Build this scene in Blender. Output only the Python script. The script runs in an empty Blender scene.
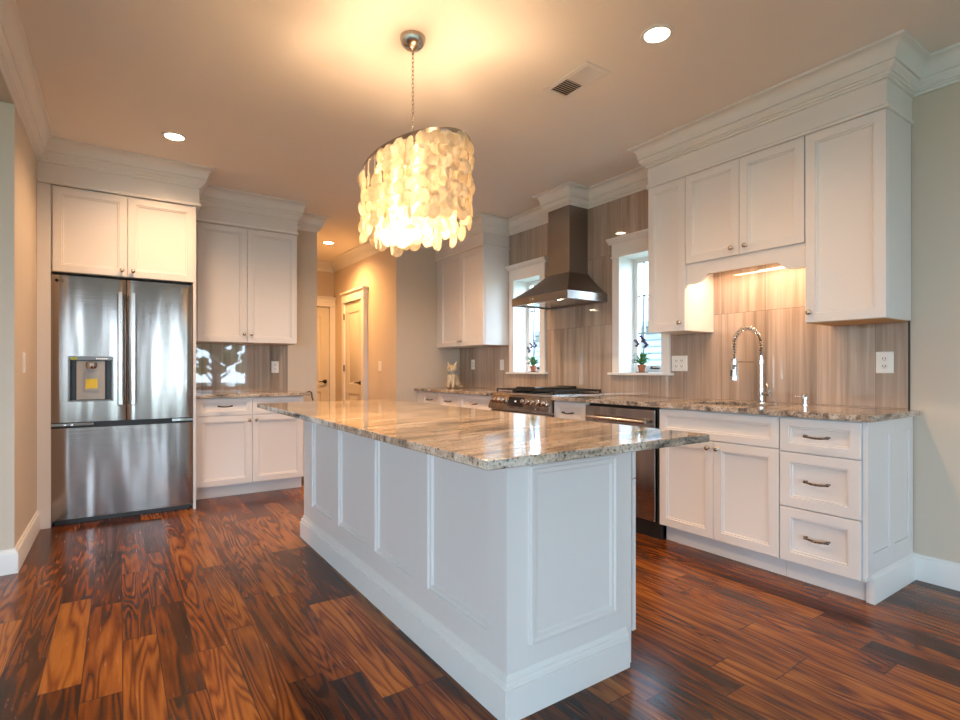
import bpy, bmesh, math, random
from mathutils import Vector, Matrix
from bpy import context as ctx
random.seed(7)
PI = math.pi
sc = ctx.scene
C = sc.collection

# ------------------------------------------------------------------ camera
cam_d = bpy.data.cameras.new('camera')
cam = bpy.data.objects.new('camera', cam_d); C.objects.link(cam)
cam_d.sensor_width = 36.0; cam_d.lens = 528 / 960 * 36
cam_d.shift_y = 10 / 960; cam_d.clip_start = 0.05; cam_d.clip_end = 200
cam.location = (0, 0, 1.12)
cam.rotation_euler = (PI / 2, 0, -math.atan2(360, 528))
sc.camera = cam

# ------------------------------------------------------------------ view and world
sc.view_settings.view_transform = 'Standard'; sc.view_settings.look = 'None'
sc.view_settings.gamma = 1.0; sc.view_settings.use_curve_mapping = False
sc.view_settings.exposure = 1.04
sc.cycles.use_denoising = True
sc.cycles.max_bounces = 10; sc.cycles.diffuse_bounces = 5; sc.cycles.glossy_bounces = 5
sc.cycles.transparent_max_bounces = 12; sc.cycles.transmission_bounces = 6
sc.cycles.sample_clamp_indirect = 4.0; sc.cycles.sample_clamp_direct = 0
sc.cycles.caustics_reflective = False; sc.cycles.caustics_refractive = False
SKY = 8.0          # daylight
CAN = 76.0         # recessed lamps, watts each
CHAND = 6.8       # chandelier lamps, watts each
w = bpy.data.worlds.new('sky'); sc.world = w; w.use_nodes = True
nt = w.node_tree; nt.nodes.clear()
wo = nt.nodes.new('ShaderNodeOutputWorld'); bg = nt.nodes.new('ShaderNodeBackground')
tc = nt.nodes.new('ShaderNodeTexCoord'); sp = nt.nodes.new('ShaderNodeSeparateXYZ')
rp = nt.nodes.new('ShaderNodeValToRGB')
rp.color_ramp.elements[0].position = 0.0; rp.color_ramp.elements[0].color = (0.63, 0.82, 1.0, 1)
rp.color_ramp.elements[1].position = 0.7; rp.color_ramp.elements[1].color = (0.42, 0.68, 1.0, 1)
nt.links.new(tc.outputs['Generated'], sp.inputs[0]); nt.links.new(sp.outputs['Z'], rp.inputs[0])
nt.links.new(rp.outputs[0], bg.inputs['Color']); bg.inputs['Strength'].default_value = SKY
nt.links.new(bg.outputs[0], wo.inputs['Surface'])

def portal(name, loc, rot, sx, sy):
    d = bpy.data.lights.new(name, 'AREA'); d.shape = 'RECTANGLE'; d.size = sx; d.size_y = sy
    d.cycles.is_portal = True
    o = bpy.data.objects.new(name, d); C.objects.link(o); o.location = loc; o.rotation_euler = rot
# sky portals sit in the window openings and only steer sampling of the sky
RW = [(1.42, 2.75, 0.55, 2.3), (0.25, 1.15, 0.05, 2.3), (-3.9, -1.3, 0.2, 2.3)]       # rear wall: x0,x1,z0,z1
LW = [(-2.6, -1.6, 0.6, 2.1), (-0.8, 0.4, 0.6, 2.2), (1.9, 3.4, 0.9, 2.2)]             # left wall: y0,y1,z0,z1
KW = [(2.614, 3.045, 1.098, 2.083), (4.067, 4.501, 1.098, 2.083)]                       # kitchen wall windows
XR, YB, YR, XL, XK, ZC = 3.53, 5.63, -3.5, -4.5, -0.482, 2.74
for a, b, c, d in RW: portal('window_portal', ((a+b)/2, YR-0.1, (c+d)/2), (PI/2, 0, PI), b-a, d-c)
for a, b, c, d in LW: portal('window_portal', (XL-0.1, (a+b)/2, (c+d)/2), (PI/2, 0, PI/2), b-a, d-c)
for o in [o for o in C.objects if o.type == 'LIGHT']:
    # aim every portal into the room
    tgt = Vector((0, 1, o.location.z)) if o.location.y < YR else Vector((0, o.location.y, o.location.z))
    v = (tgt - o.location); v = Vector((0, 1, 0)) if o.location.y < YR else Vector((1, 0, 0))
    o.rotation_euler = v.to_track_quat('-Z', 'Y').to_euler()

# ------------------------------------------------------------------ materials
M = {}
def mat(name, col, rough=0.5, metal=0.0, emit=None, es=0.0, **kw):
    m = bpy.data.materials.new(name); m.use_nodes = True
    b = m.node_tree.nodes['Principled BSDF']
    b.inputs['Base Color'].default_value = (*col, 1); b.inputs['Roughness'].default_value = rough
    b.inputs['Metallic'].default_value = metal
    if emit: b.inputs['Emission Color'].default_value = (*emit, 1); b.inputs['Emission Strength'].default_value = es
    for k, v in kw.items(): b.inputs[k].default_value = v
    M[name] = m
    return m
class NB:
    """short node builder"""
    def __init__(s, m): s.t = m.node_tree; s.b = s.t.nodes.get('Principled BSDF')
    def n(s, ty, **kw):
        x = s.t.nodes.new('ShaderNode' + ty)
        for k, v in kw.items(): setattr(x, k, v)
        return x
    def l(s, a, b): s.t.links.new(a, b)
    def val(s, x, v):
        if hasattr(v, 'is_linked') or hasattr(v, 'links'): s.l(v, x)
        else: x.default_value = v
    def m(s, op, a, b=0.0, c=0.0):
        x = s.n('Math', operation=op); s.val(x.inputs[0], a); s.val(x.inputs[1], b); s.val(x.inputs[2], c)
        return x.outputs[0]
    def pos(s):
        return s.n('NewGeometry').outputs['Position']
    def sep(s, v):
        x = s.n('SeparateXYZ'); s.l(v, x.inputs[0]); return x.outputs
    def comb(s, a, b, c):
        x = s.n('CombineXYZ'); s.val(x.inputs[0], a); s.val(x.inputs[1], b); s.val(x.inputs[2], c); return x.outputs[0]
    def noise(s, v, scale, detail=4, rough=0.5, dist=0.0):
        x = s.n('TexNoise'); s.l(v, x.inputs['Vector']); x.inputs['Scale'].default_value = scale
        x.inputs['Detail'].default_value = detail; x.inputs['Roughness'].default_value = rough
        x.inputs['Distortion'].default_value = dist
        return x.outputs['Fac']
    def white(s, v):
        x = s.n('TexWhiteNoise', noise_dimensions='3D'); s.l(v, x.inputs['Vector']); return x.outputs['Value']
    def ramp(s, f, stops, interp='LINEAR'):
        x = s.n('ValToRGB'); s.l(f, x.inputs[0]); cr = x.color_ramp; cr.interpolation = interp
        while len(cr.elements) < len(stops): cr.elements.new(0.5)
        for e, (p, c) in zip(cr.elements, stops):
            e.position = p; e.color = (*c, 1) if len(c) == 3 else c
        return x.outputs[0]
    def mix(s, f, a, b, mode='MIX'):
        x = s.n('Mix', data_type='RGBA', blend_type=mode)
        s.val(x.inputs[0], f)
        for i, v in ((6, a), (7, b)):
            if isinstance(v, tuple): x.inputs[i].default_value = (*v, 1)
            else: s.l(v, x.inputs[i])
        return x.outputs[2]
    def bump(s, h, strength=0.2, dist=0.01):
        x = s.n('Bump'); x.inputs['Strength'].default_value = strength; x.inputs['Distance'].default_value = dist
        s.l(h, x.inputs['Height']); s.l(x.outputs[0], s.b.inputs['Normal'])

mat('cabinet_white', (0.735, 0.70, 0.665), 0.38)
mat('trim_white', (0.78, 0.755, 0.715), 0.45)
mat('wall_paint', (0.62, 0.53, 0.42), 0.85)
mat('ceiling_paint', (0.84, 0.79, 0.73), 0.9)
mat('plastic_white', (0.82, 0.80, 0.74), 0.35)
mat('dark_gap', (0.012, 0.011, 0.01), 0.5)
mat('black_iron', (0.018, 0.017, 0.017), 0.45)
mat('black_glass', (0.01, 0.01, 0.014), 0.06)
mat('chrome', (0.66, 0.64, 0.62), 0.08, 1.0)
mat('nickel', (0.55, 0.48, 0.40), 0.25, 1.0)
mat('bronze', (0.05, 0.035, 0.025), 0.35, 0.8)
mat('aged_nickel', (0.20, 0.175, 0.16), 0.2, 1.0)
mat('grey_plastic', (0.42, 0.41, 0.38), 0.45)
mat('dark_plastic', (0.05, 0.04, 0.03), 0.35)
mat('yellow_label', (0.85, 0.62, 0.03), 0.5)
mat('green_label', (0.35, 0.42, 0.03), 0.5)
mat('terracotta', (0.36, 0.12, 0.05), 0.8)
mat('soil', (0.03, 0.02, 0.012), 0.95)
mat('leaf', (0.07, 0.19, 0.05), 0.5)
mat('stem', (0.10, 0.13, 0.06), 0.6)
mat('bloom', (0.10, 0.07, 0.14), 0.6)
mat('ceramic', (0.66, 0.52, 0.34), 0.3)
mat('ceramic_band', (0.30, 0.33, 0.33), 0.4)
mat('door_paint', (0.66, 0.60, 0.50), 0.45)
mat('siding', (0.62, 0.66, 0.70), 0.7)
mat('roofing', (0.12, 0.12, 0.13), 0.9)
mat('lawn', (0.30, 0.32, 0.22), 0.95)
mat('bark', (0.09, 0.07, 0.055), 0.95)
mat('foliage', (0.07, 0.11, 0.035), 0.8)
mat('lamp_white', (1, 0.9, 0.75), 0.4, emit=(1, 0.82, 0.58), es=14)
mat('bulb', (1, 0.85, 0.6), 0.4, emit=(1, 0.76, 0.42), es=45)
mat('led_white', (1, 1, 1), 0.4, emit=(1, 0.9, 0.8), es=0.4)
mat('bare_plywood', (0.55, 0.33, 0.14), 0.6)
mat('cord_black', (0.015, 0.012, 0.01), 0.5)
mat('red_car', (0.35, 0.04, 0.03), 0.3)

# stainless steel: brushed, slightly wavy sheet
def steel(name, col, rough, wav=0.5):
    m = mat(name, col, rough, 1.0); k = NB(m)
    x, y, z = k.sep(k.pos())
    v = k.comb(k.m('MULTIPLY', x, 3.0), k.m('MULTIPLY', y, 3.0), k.m('MULTIPLY', z, 260.0))
    g = k.noise(v, 1.0, 2)
    v2 = k.comb(k.m('MULTIPLY', x, 7.0), k.m('MULTIPLY', y, 7.0), k.m('MULTIPLY', z, 0.9))
    g2 = k.noise(v2, 1.0, 1, 0.4)
    h = k.m('ADD', k.m('MULTIPLY', g, 0.012), k.m('MULTIPLY', g2, wav))
    k.bump(h, 0.6, 0.02)
    k.b.inputs['Anisotropic'].default_value = 0.4
    return m
steel('steel', (0.34, 0.295, 0.265), 0.17, 0.8)
steel('steel_hood', (0.30, 0.27, 0.25), 0.30, 0.05)
mat('steel_plain', (0.60, 0.57, 0.54), 0.22, 1.0)

# paint with a breath of roller texture
for nm in ('wall_paint', 'ceiling_paint'):
    k = NB(M[nm]); k.bump(k.noise(k.pos(), 220, 2), 0.04, 0.002)

# walnut plank floor
m = mat('wood_floor', (0.2, 0.07, 0.02), 0.22, IOR=1.38); k = NB(m)
x, y, z = k.sep(k.pos())
Wd = 0.122
rx = k.m('DIVIDE', k.m('ADD', x, 20.0), Wd); row = k.m('FLOOR', rx)
off = k.white(k.comb(row, 3.3, 1.7))
ry = k.m('ADD', k.m('DIVIDE', k.m('ADD', y, 20.0), 0.86), k.m('MULTIPLY', off, 7.31)); col_ = k.m('FLOOR', ry)
# wobble plank lengths
idv = k.comb(row, col_, 0.0)
r1 = k.white(idv); r2 = k.white(k.comb(row, col_, 5.0)); r3 = k.white(k.comb(row, col_, 9.0))
# swirling figure: contour lines of a stretched noise field, different for every plank
gv = k.comb(k.m('ADD', k.m('MULTIPLY', x, 9.0), k.m('MULTIPLY', r1, 40.0)), k.m('ADD', k.m('MULTIPLY', y, 0.72), k.m('MULTIPLY', r2, 40.0)), k.m('MULTIPLY', r3, 30.0))
fld = k.noise(gv, 1.0, 2, 0.45, 0.4)
rings = k.m('SINE', k.m('MULTIPLY', fld, k.m('ADD', 50.0, k.m('MULTIPLY', r3, 60.0))))
rings = k.m('POWER', k.m('MULTIPLY', k.m('ADD', rings, 1.0), 0.5), 0.55)
fine = k.noise(k.comb(k.m('MULTIPLY', x, 90.0), k.m('MULTIPLY', y, 5.0), r1), 1.0, 3, 0.6)
big = k.noise(k.comb(k.m('ADD', k.m('MULTIPLY', x, 4.0), k.m('MULTIPLY', r2, 30.0)), k.m('MULTIPLY', y, 1.3), r1), 1.0, 3, 0.5, 0.4)
t = k.m('ADD', k.m('MULTIPLY', rings, 0.24), k.m('MULTIPLY', fine, 0.30))
t = k.m('ADD', t, k.m('MULTIPLY', big, 0.62))
t = k.m('ADD', t, k.m('MULTIPLY', k.m('SUBTRACT', r1, 0.5), 0.34))
colr = k.ramp(t, [(0.26, (0.010, 0.004, 0.0025)), (0.40, (0.038, 0.013, 0.006)), (0.54, (0.092, 0.024, 0.0045)), (0.68, (0.19, 0.052, 0.008)), (0.88, (0.35, 0.125, 0.020))])
fx = k.m('FRACT', rx); fy = k.m('FRACT', ry)
ex = k.m('MINIMUM', fx, k.m('SUBTRACT', 1.0, fx)); ey = k.m('MINIMUM', fy, k.m('SUBTRACT', 1.0, fy))
gap = k.m('MAXIMUM', k.m('LESS_THAN', ex, 0.012), k.m('LESS_THAN', ey, 0.0022))
colf = k.mix(k.m('MULTIPLY', gap, 0.75), colr, (0.012, 0.005, 0.003))
k.l(colf, k.b.inputs['Base Color'])
k.l(k.m('ADD', 0.16, k.m('MULTIPLY', fine, 0.16)), k.b.inputs['Roughness'])
hh = k.m('ADD', k.m('MULTIPLY', k.noise(k.comb(k.m('MULTIPLY', x, 14.0), k.m('MULTIPLY', y, 3.0), 0.0), 1.0, 2), 0.35), k.m('MULTIPLY', gap, -0.6))
k.bump(hh, 0.25, 0.004)

# granite
def granite(name, warm):
    m = mat(name, (0.5, 0.45, 0.4), 0.07); k = NB(m)
    p = k.pos(); x, y, z = k.sep(p)
    a = 0.22; ca, sa = math.cos(a), math.sin(a)
    u = k.m('ADD', k.m('MULTIPLY', x, ca), k.m('MULTIPLY', y, sa)); v = k.m('SUBTRACT', k.m('MULTIPLY', y, ca), k.m('MULTIPLY', x, sa))
    st = k.noise(k.comb(k.m('MULTIPLY', u, 2.6), k.m('MULTIPLY', v, 15.0), k.m('MULTIPLY', z, 15.0)), 1.0, 6, 0.62, 0.5)
    st2 = k.noise(k.comb(k.m('MULTIPLY', u, 6.0), k.m('MULTIPLY', v, 42.0), k.m('MULTIPLY', z, 40.0)), 1.0, 4, 0.6, 0.3)
    sp_ = k.noise(p, 95.0, 3, 0.7)
    base = k.ramp(st, [(0.34, (0.10, 0.09, 0.085)), (0.42, (0.30, 0.25, 0.205)), (0.52, (0.58, 0.465, 0.355)), (0.66, (0.70, 0.64, 0.56))])
    b2 = k.ramp(st2, [(0.30, (0.28, 0.24, 0.21)), (0.45, (0.85, 0.82, 0.78)), (0.7, (1, 1, 1))])
    c1 = k.mix(0.75, base, b2, 'MULTIPLY')
    s3 = k.ramp(sp_, [(0.36, (0.10, 0.09, 0.09)), (0.46, (0.9, 0.9, 0.9)), (0.62, (1, 1, 1)), (0.70, (1.25, 1.25, 1.25))])
    c2 = k.mix(0.9, c1, s3, 'MULTIPLY')
    k.l(c2, k.b.inputs['Base Color'])
    k.b.inputs['IOR'].default_value = 1.5
granite('granite', 1)

# backsplash tile, 1 x 2 ft slabs of vein-cut stone, polished
def tile(name, ax, o_u, o_z):
    m = mat(name, (0.4, 0.33, 0.27), 0.025, **{'IOR': 1.75}); k = NB(m)
    x, y, z = k.sep(k.pos()); u = y if ax == 'y' else x
    ru = k.m('DIVIDE', k.m('ADD', k.m('SUBTRACT', u, o_u), 6.15), 0.3075); rz = k.m('DIVIDE', k.m('ADD', k.m('SUBTRACT', z, o_z), 6.05), 0.605)
    iu = k.m('FLOOR', ru); iz = k.m('FLOOR', rz); r = k.white(k.comb(iu, iz, 1.0)); r2 = k.white(k.comb(iu, iz, 4.0))
    vv = k.comb(k.m('ADD', k.m('MULTIPLY', u, 38.0), k.m('MULTIPLY', r, 50.0)), k.m('MULTIPLY', z, 1.1), r2)
    n1 = k.noise(vv, 1.0, 4, 0.6, 0.35)
    vv2 = k.comb(k.m('ADD', k.m('MULTIPLY', u, 9.0), k.m('MULTIPLY', r, 50.0)), k.m('MULTIPLY', z, 0.5), r2)
    n2 = k.noise(vv2, 1.0, 3, 0.5, 0.3)
    t = k.m('ADD', k.m('MULTIPLY', n1, 0.55), k.m('MULTIPLY', n2, 0.45))
    t = k.m('ADD', t, k.m('MULTIPLY', k.m('SUBTRACT', r, 0.5), 0.10))
    c = k.ramp(t, [(0.28, (0.21, 0.155, 0.115)), (0.45, (0.35, 0.265, 0.205)), (0.58, (0.46, 0.36, 0.285)), (0.75, (0.56, 0.455, 0.37))])
    fu = k.m('FRACT', ru); fz = k.m('FRACT', rz)
    e1 = k.m('MINIMUM', fu, k.m('SUBTRACT', 1.0, fu)); e2 = k.m('MINIMUM', fz, k.m('SUBTRACT', 1.0, fz))
    g = k.m('MAXIMUM', k.m('LESS_THAN', e1, 0.006), k.m('LESS_THAN', e2, 0.003))
    c = k.mix(k.m('MULTIPLY', g, 0.7), c, (0.16, 0.125, 0.10))
    k.l(c, k.b.inputs['Base Color'])
    k.bump(k.m('ADD', k.m('MULTIPLY', g, -0.5), k.m('MULTIPLY', k.noise(k.comb(k.m('MULTIPLY', u, 2.0), k.m('MULTIPLY', z, 2.0), 0.0), 1.0, 1), 0.6)), 0.015, 0.01)
tile('tile_right', 'y', 1.203, 0.91)
tile('tile_back', 'x', 0.64, 0.91)

# window glass: sees through, glances
m = mat('window_glass', (1, 1, 1), 0.0); k = NB(m)
tr = k.n('BsdfTransparent'); gl = k.n('BsdfGlossy'); gl.inputs['Roughness'].default_value = 0.02
fr = k.n('Fresnel'); fr.inputs[0].default_value = 1.35; mx = k.n('MixShader')
k.l(k.m('MULTIPLY', fr.outputs[0], k.m('SUBTRACT', 1.0, k.n('NewGeometry').outputs['Backfacing'])), mx.inputs[0]); k.l(tr.outputs[0], mx.inputs[1]); k.l(gl.outputs[0], mx.inputs[2])
k.l(mx.outputs[0], m.node_tree.nodes['Material Output'].inputs['Surface'])

# capiz shell: translucent, pearly
m = mat('capiz_shell', (0.9, 0.84, 0.70), 0.3); k = NB(m)
df = k.n('BsdfDiffuse'); tl = k.n('BsdfTranslucent'); gl = k.n('BsdfGlossy'); tp = k.n('BsdfTransparent')
cl = k.ramp(k.noise(k.pos(), 45, 3, 0.6), [(0.35, (0.80, 0.70, 0.52)), (0.6, (0.95, 0.90, 0.78))])
for q in (df, tl): k.l(cl, q.inputs['Color'])
gl.inputs['Roughness'].default_value = 0.25; gl.inputs['Color'].default_value = (0.9, 0.88, 0.8, 1)
a1 = k.n('MixShader'); a1.inputs[0].default_value = 0.75; k.l(df.outputs[0], a1.inputs[1]); k.l(tl.outputs[0], a1.inputs[2])
a2 = k.n('MixShader'); a2.inputs[0].default_value = 0.07; k.l(a1.outputs[0], a2.inputs[1]); k.l(gl.outputs[0], a2.inputs[2])
a3 = k.n('MixShader'); a3.inputs[0].default_value = 0.14; k.l(a2.outputs[0], a3.inputs[1]); k.l(tp.outputs[0], a3.inputs[2])
k.l(a3.outputs[0], m.node_tree.nodes['Material Output'].inputs['Surface'])

# clapboard siding outside
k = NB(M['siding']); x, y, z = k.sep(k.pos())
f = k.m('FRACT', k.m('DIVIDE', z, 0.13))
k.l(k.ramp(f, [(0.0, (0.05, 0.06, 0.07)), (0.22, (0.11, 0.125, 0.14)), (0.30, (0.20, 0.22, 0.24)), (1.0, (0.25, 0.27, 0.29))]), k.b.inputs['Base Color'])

# ------------------------------------------------------------------ mesh helpers
def tag(o, label=None, cat=None, group=None, kind=None):
    if label: o['label'] = label
    if cat: o['category'] = cat
    if group: o['group'] = group
    if kind: o['kind'] = kind
    return o
def thing(name, label, cat, loc=(0, 0, 0), rz=0.0, group=None):
    o = bpy.data.objects.new(name, None); C.objects.link(o)
    o.empty_display_size = 0.05; o.location = loc; o.rotation_euler = (0, 0, rz)
    return tag(o, label, cat, group)

class MB:
    def __init__(s): s.bm = bmesh.new()
    def box(s, x0, x1, y0, y1, z0, z1):
        if x0 > x1: x0, x1 = x1, x0
        if y0 > y1: y0, y1 = y1, y0
        if z0 > z1: z0, z1 = z1, z0
        vs = [s.bm.verts.new(p) for p in ((x0,y0,z0),(x1,y0,z0),(x1,y1,z0),(x0,y1,z0),(x0,y0,z1),(x1,y0,z1),(x1,y1,z1),(x0,y1,z1))]
        for f in ((0,3,2,1),(4,5,6,7),(0,1,5,4),(1,2,6,5),(2,3,7,6),(3,0,4,7)): s.bm.faces.new([vs[i] for i in f])
        return s
    def tube(s, pts, r, seg=10, cap=True, closed=False):
        pts = [Vector(p) for p in pts]; n = len(pts); rs = r if isinstance(r, (list, tuple)) else [r] * n
        rings = []; prev = None
        for i, p in enumerate(pts):
            if closed: d = pts[(i+1) % n] - pts[i-1]
            else: d = pts[min(i+1, n-1)] - pts[max(i-1, 0)]
            d.normalize()
            if prev is None:
                a = d.cross(Vector((0, 0, 1)));
                if a.length < 1e-3: a = d.cross(Vector((1, 0, 0)))
            else:
                a = prev - d * prev.dot(d)
            a.normalize(); prev = a; b = d.cross(a)
            rings.append([s.bm.verts.new(p + (a * math.cos(2*PI*j/seg) + b * math.sin(2*PI*j/seg)) * rs[i]) for j in range(seg)])
        for i in range(n if closed else n - 1):
            A, B = rings[i], rings[(i+1) % n]
            for j in range(seg): s.bm.faces.new((A[j], A[(j+1) % seg], B[(j+1) % seg], B[j]))
        if cap and not closed:
            s.bm.faces.new(rings[0][::-1]); s.bm.faces.new(rings[-1])
        return s
    def cyl(s, a, b, r, seg=20): return s.tube([a, b], r, seg)
    def lathe(s, prof, o=(0, 0, 0), axis=(0, 0, 1), seg=24, sx=1.0, sy=1.0):
        q = Vector((0, 0, 1)).rotation_difference(Vector(axis)); o = Vector(o); rings = []
        for r, h in prof:
            if r < 1e-6: rings.append([s.bm.verts.new(o + q @ Vector((0, 0, h)))])
            else: rings.append([s.bm.verts.new(o + q @ Vector((r*sx*math.cos(2*PI*j/seg), r*sy*math.sin(2*PI*j/seg), h))) for j in range(seg)])
        for A, B in zip(rings, rings[1:]):
            if len(A) == 1 and len(B) == 1: continue
            for j in range(seg):
                k2 = (j+1) % seg
                if len(A) == 1: s.bm.faces.new((A[0], B[k2], B[j]))
                elif len(B) == 1: s.bm.faces.new((A[j], A[k2], B[0]))
                else: s.bm.faces.new((A[j], A[k2], B[k2], B[j]))
        if len(rings[0]) > 1: s.bm.faces.new(rings[0][::-1])
        if len(rings[-1]) > 1: s.bm.faces.new(rings[-1])
        return s
    def ball(s, c, r, sx=1, sy=1, sz=1, seg=16):
        n = seg // 2
        return s.lathe([(r*math.sin(PI*i/n), -r*sz*math.cos(PI*i/n)) for i in range(n+1)], c, seg=seg, sx=sx, sy=sy)
    def prism(s, poly, a, b, plane='xz'):
        """polygon extruded along the remaining axis from a to b"""
        def P3(p, t): return (p[0], t, p[1]) if plane == 'xz' else ((t, p[0], p[1]) if plane == 'yz' else (p[0], p[1], t))
        A = [s.bm.verts.new(P3(p, a)) for p in poly]; B = [s.bm.verts.new(P3(p, b)) for p in poly]
        s.bm.faces.new(A); s.bm.faces.new(B[::-1])
        for i in range(len(poly)): s.bm.faces.new((A[i], B[i], B[(i+1) % len(poly)], A[(i+1) % len(poly)]))
        return s
    def panel(s, x0, x1, z0, z1, y, t, prof, back=True):
        """front faces -y; prof = [(inset, outward)], first at the edge"""
        def ring(i, o): return [s.bm.verts.new(p) for p in ((x0+i, y-o, z0+i), (x1-i, y-o, z0+i), (x1-i, y-o, z1-i), (x0+i, y-o, z1-i))]
        rs = ([ring(0, -t)] if t else []) + [ring(i, o) for i, o in prof]
        for A, B in zip(rs, rs[1:]):
            for j in range(4): s.bm.faces.new((A[j], A[(j+1) % 4], B[(j+1) % 4], B[j]))
        s.bm.faces.new(rs[-1])
        if back: s.bm.faces.new(rs[0][::-1])
        return s
    def build(s, name, m, parent=None, bevel=0.0, smooth=35, label=None, loc=None, seg=2):
        bmesh.ops.recalc_face_normals(s.bm, faces=s.bm.faces[:])
        me = bpy.data.meshes.new(name); s.bm.to_mesh(me); s.bm.free()
        me.materials.append(M[m] if isinstance(m, str) else m)
        if smooth:
            for p in me.polygons: p.use_smooth = True
            me.set_sharp_from_angle(angle=math.radians(smooth))
        o = bpy.data.objects.new(name, me); C.objects.link(o)
        if parent: o.parent = parent
        if loc: o.location = loc
        if bevel:
            b = o.modifiers.new('bevel', 'BEVEL'); b.width = bevel; b.segments = seg; b.limit_method = 'ANGLE'
            b.angle_limit = math.radians(40); b.harden_normals = True
        if label: o['label'] = label
        return o
def struct(o, label=None): o['kind'] = 'structure'; (label and o.__setitem__('label', label)); return o
def copy_tree(o, parent=None):
    c = o.copy(); C.objects.link(c); c.parent = parent
    for ch in list(o.children): copy_tree(ch, c)
    return c
def origin(o, c):
    """move an object's origin to c without moving its mesh"""
    c = Vector(c); o.data.transform(Matrix.Translation(-c)); o.location = o.location + c; return o

def holes(u0, u1, z0, z1, hs):
    """rectangles that fill u0..u1 x z0..z1 except the holes"""
    us = sorted({u0, u1, *[h[0] for h in hs], *[h[1] for h in hs]}); out = []
    for a, b in zip(us, us[1:]):
        cur = z0
        for h in sorted([h for h in hs if h[0] <= a and h[1] >= b], key=lambda h: h[2]):
            if h[2] > cur: out.append((a, b, cur, h[2]))
            cur = h[3]
        if cur < z1: out.append((a, b, cur, z1))
    return out

def sweep(path, prof, i0, i1):
    """mould a profile (out, z) along path[i0..i1]; interior lies left of the path; mitred"""
    P = [Vector((p[0], p[1])) for p in path]; s = MB(); rows = []
    for i in range(i0, i1 + 1):
        def nrm(a, b): d = (b - a).normalized(); return Vector((-d.y, d.x))
        n1 = nrm(P[i-1], P[i]) if i > 0 else None; n2 = nrm(P[i], P[i+1]) if i < len(P)-1 else None
        if n1 is None: mv = n2
        elif n2 is None: mv = n1
        else: mv = (n1 + n2) / (1 + n1.dot(n2))
        rows.append([s.bm.verts.new((P[i].x + mv.x*o, P[i].y + mv.y*o, z)) for o, z in prof])
    for A, B in zip(rows, rows[1:]):
        for j in range(len(prof)): s.bm.faces.new((A[j], B[j], B[(j+1) % len(prof)], A[(j+1) % len(prof)]))
    s.bm.faces.new(rows[0]); s.bm.faces.new(rows[-1][::-1])
    return s

# ------------------------------------------------------------------ room shell
SOF = 2.588; XH0, XH1, YH = 1.735, 2.66, 7.8
s = MB(); s.box(XL, XR, YR, YB, -0.05, 0); s.box(XH0, XH1, YB, YH, -0.05, 0)
struct(s.build('floor', 'wood_floor', smooth=0), 'glossy acacia plank floor in orange and dark brown')
s = MB(); s.box(XL, XR, YR, YB, ZC, ZC+0.05); s.box(XH0, XH1, YB, YH, ZC, ZC+0.05)
struct(s.build('ceiling', 'ceiling_paint', smooth=0), 'smooth taupe ceiling')
s = MB()
KH = [(a-0.014, b+0.014, c-0.018, d+0.014) for a, b, c, d in KW]
for a, b, c, d in holes(YR, YB, 0, ZC, KH): s.box(XR, XR+0.25, a, b, c, d)
struct(s.build('wall_right', 'wall_paint', smooth=0), 'beige wall behind the sink and range')
s = MB(); s.box(XK-0.15, XH0, YB, YB+0.12, 0, ZC); s.box(XH0-0.12, XH0, YB+0.12, YH, 0, ZC)
struct(s.build('wall_back', 'wall_paint', smooth=0), 'beige wall behind the refrigerator')
s = MB(); s.box(XH1, XR+0.25, YB, YB+0.12, 0, ZC)
struct(s.build('wall_far', 'wall_paint', smooth=0), 'tan wall stub between hall and range wall')
s = MB(); s.box(XH1, XH1+0.12, YB+0.12, YH, 0, ZC); s.box(XH0-0.12, XH1+0.12, YH, YH+0.12, 0, ZC)
struct(s.build('wall_hall', 'wall_paint', smooth=0), 'golden hall wall')
s = MB(); s.box(XK-0.5, XK, 3.86, YB, 0, ZC); s.box(XL, XK-0.5, 3.86, 4.05, 0, ZC)
struct(s.build('wall_left', 'wall_paint', smooth=0), 'tan wall beside the refrigerator')
s = MB(); s.box(XK-0.5, XK, YR, 3.86, SOF, ZC)
struct(s.build('trim_header', 'wall_paint', smooth=0), 'flush header over the wide opening at left')
s = MB()
for a, b, c, d in holes(XL, XR, 0, ZC, RW): s.box(a, b, YR-0.15, YR, c, d)
struct(s.build('wall_rear', 'wall_paint', smooth=0), 'wall behind the camera')
s = MB()
for a, b, c, d in holes(YR, 4.05, 0, ZC, LW): s.box(XL-0.15, XL, a, b, c, d)
struct(s.build('wall_side', 'wall_paint', smooth=0), 'window wall of the room at left')

# crown moulding: one mitred run, cut into room trim and cabinet cornices
Z = ZC
cp = [(0, Z), (0.104, Z), (0.104, Z-0.013), (0.094, Z-0.016)]
for i in range(1, 8):
    a = i / 8 * PI / 2
    cp.append((0.094 - 0.040 * math.sin(a), Z-0.016 - 0.062 * (1 - math.cos(a))))
cp += [(0.052, Z-0.080), (0.052, Z-0.087), (0.042, Z-0.089), (0.042, Z-0.095), (0.047, Z-0.097), (0.046, Z-0.105), (0.038, Z-0.113), (0.031, Z-0.118), (0.029, Z-0.126), (0.020, Z-0.128), (0.020, Z-0.139), (0.011, Z-0.141), (0.011, Z-0.153), (0, Z-0.155)]
FX, FB, FF = 3.18, 5.27, 4.80
CY0, CY1, CF = 1.04, 2.49, 4.595
crown = [(XR, YR), (XR, CY0), (FX, CY0), (FX, CY1), (XR, CY1), (XR, 3.42), (3.29, 3.42), (3.29, 3.70), (XR, 3.70), (XR, CF), (FX, CF), (FX, YB), (XH1, YB), (XH1, YH), (XH0, YH), (XH0, YB), (1.43, YB), (1.43, FB), (0.53, FB), (0.53, FF), (XK, FF), (XK, YR)]
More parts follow.
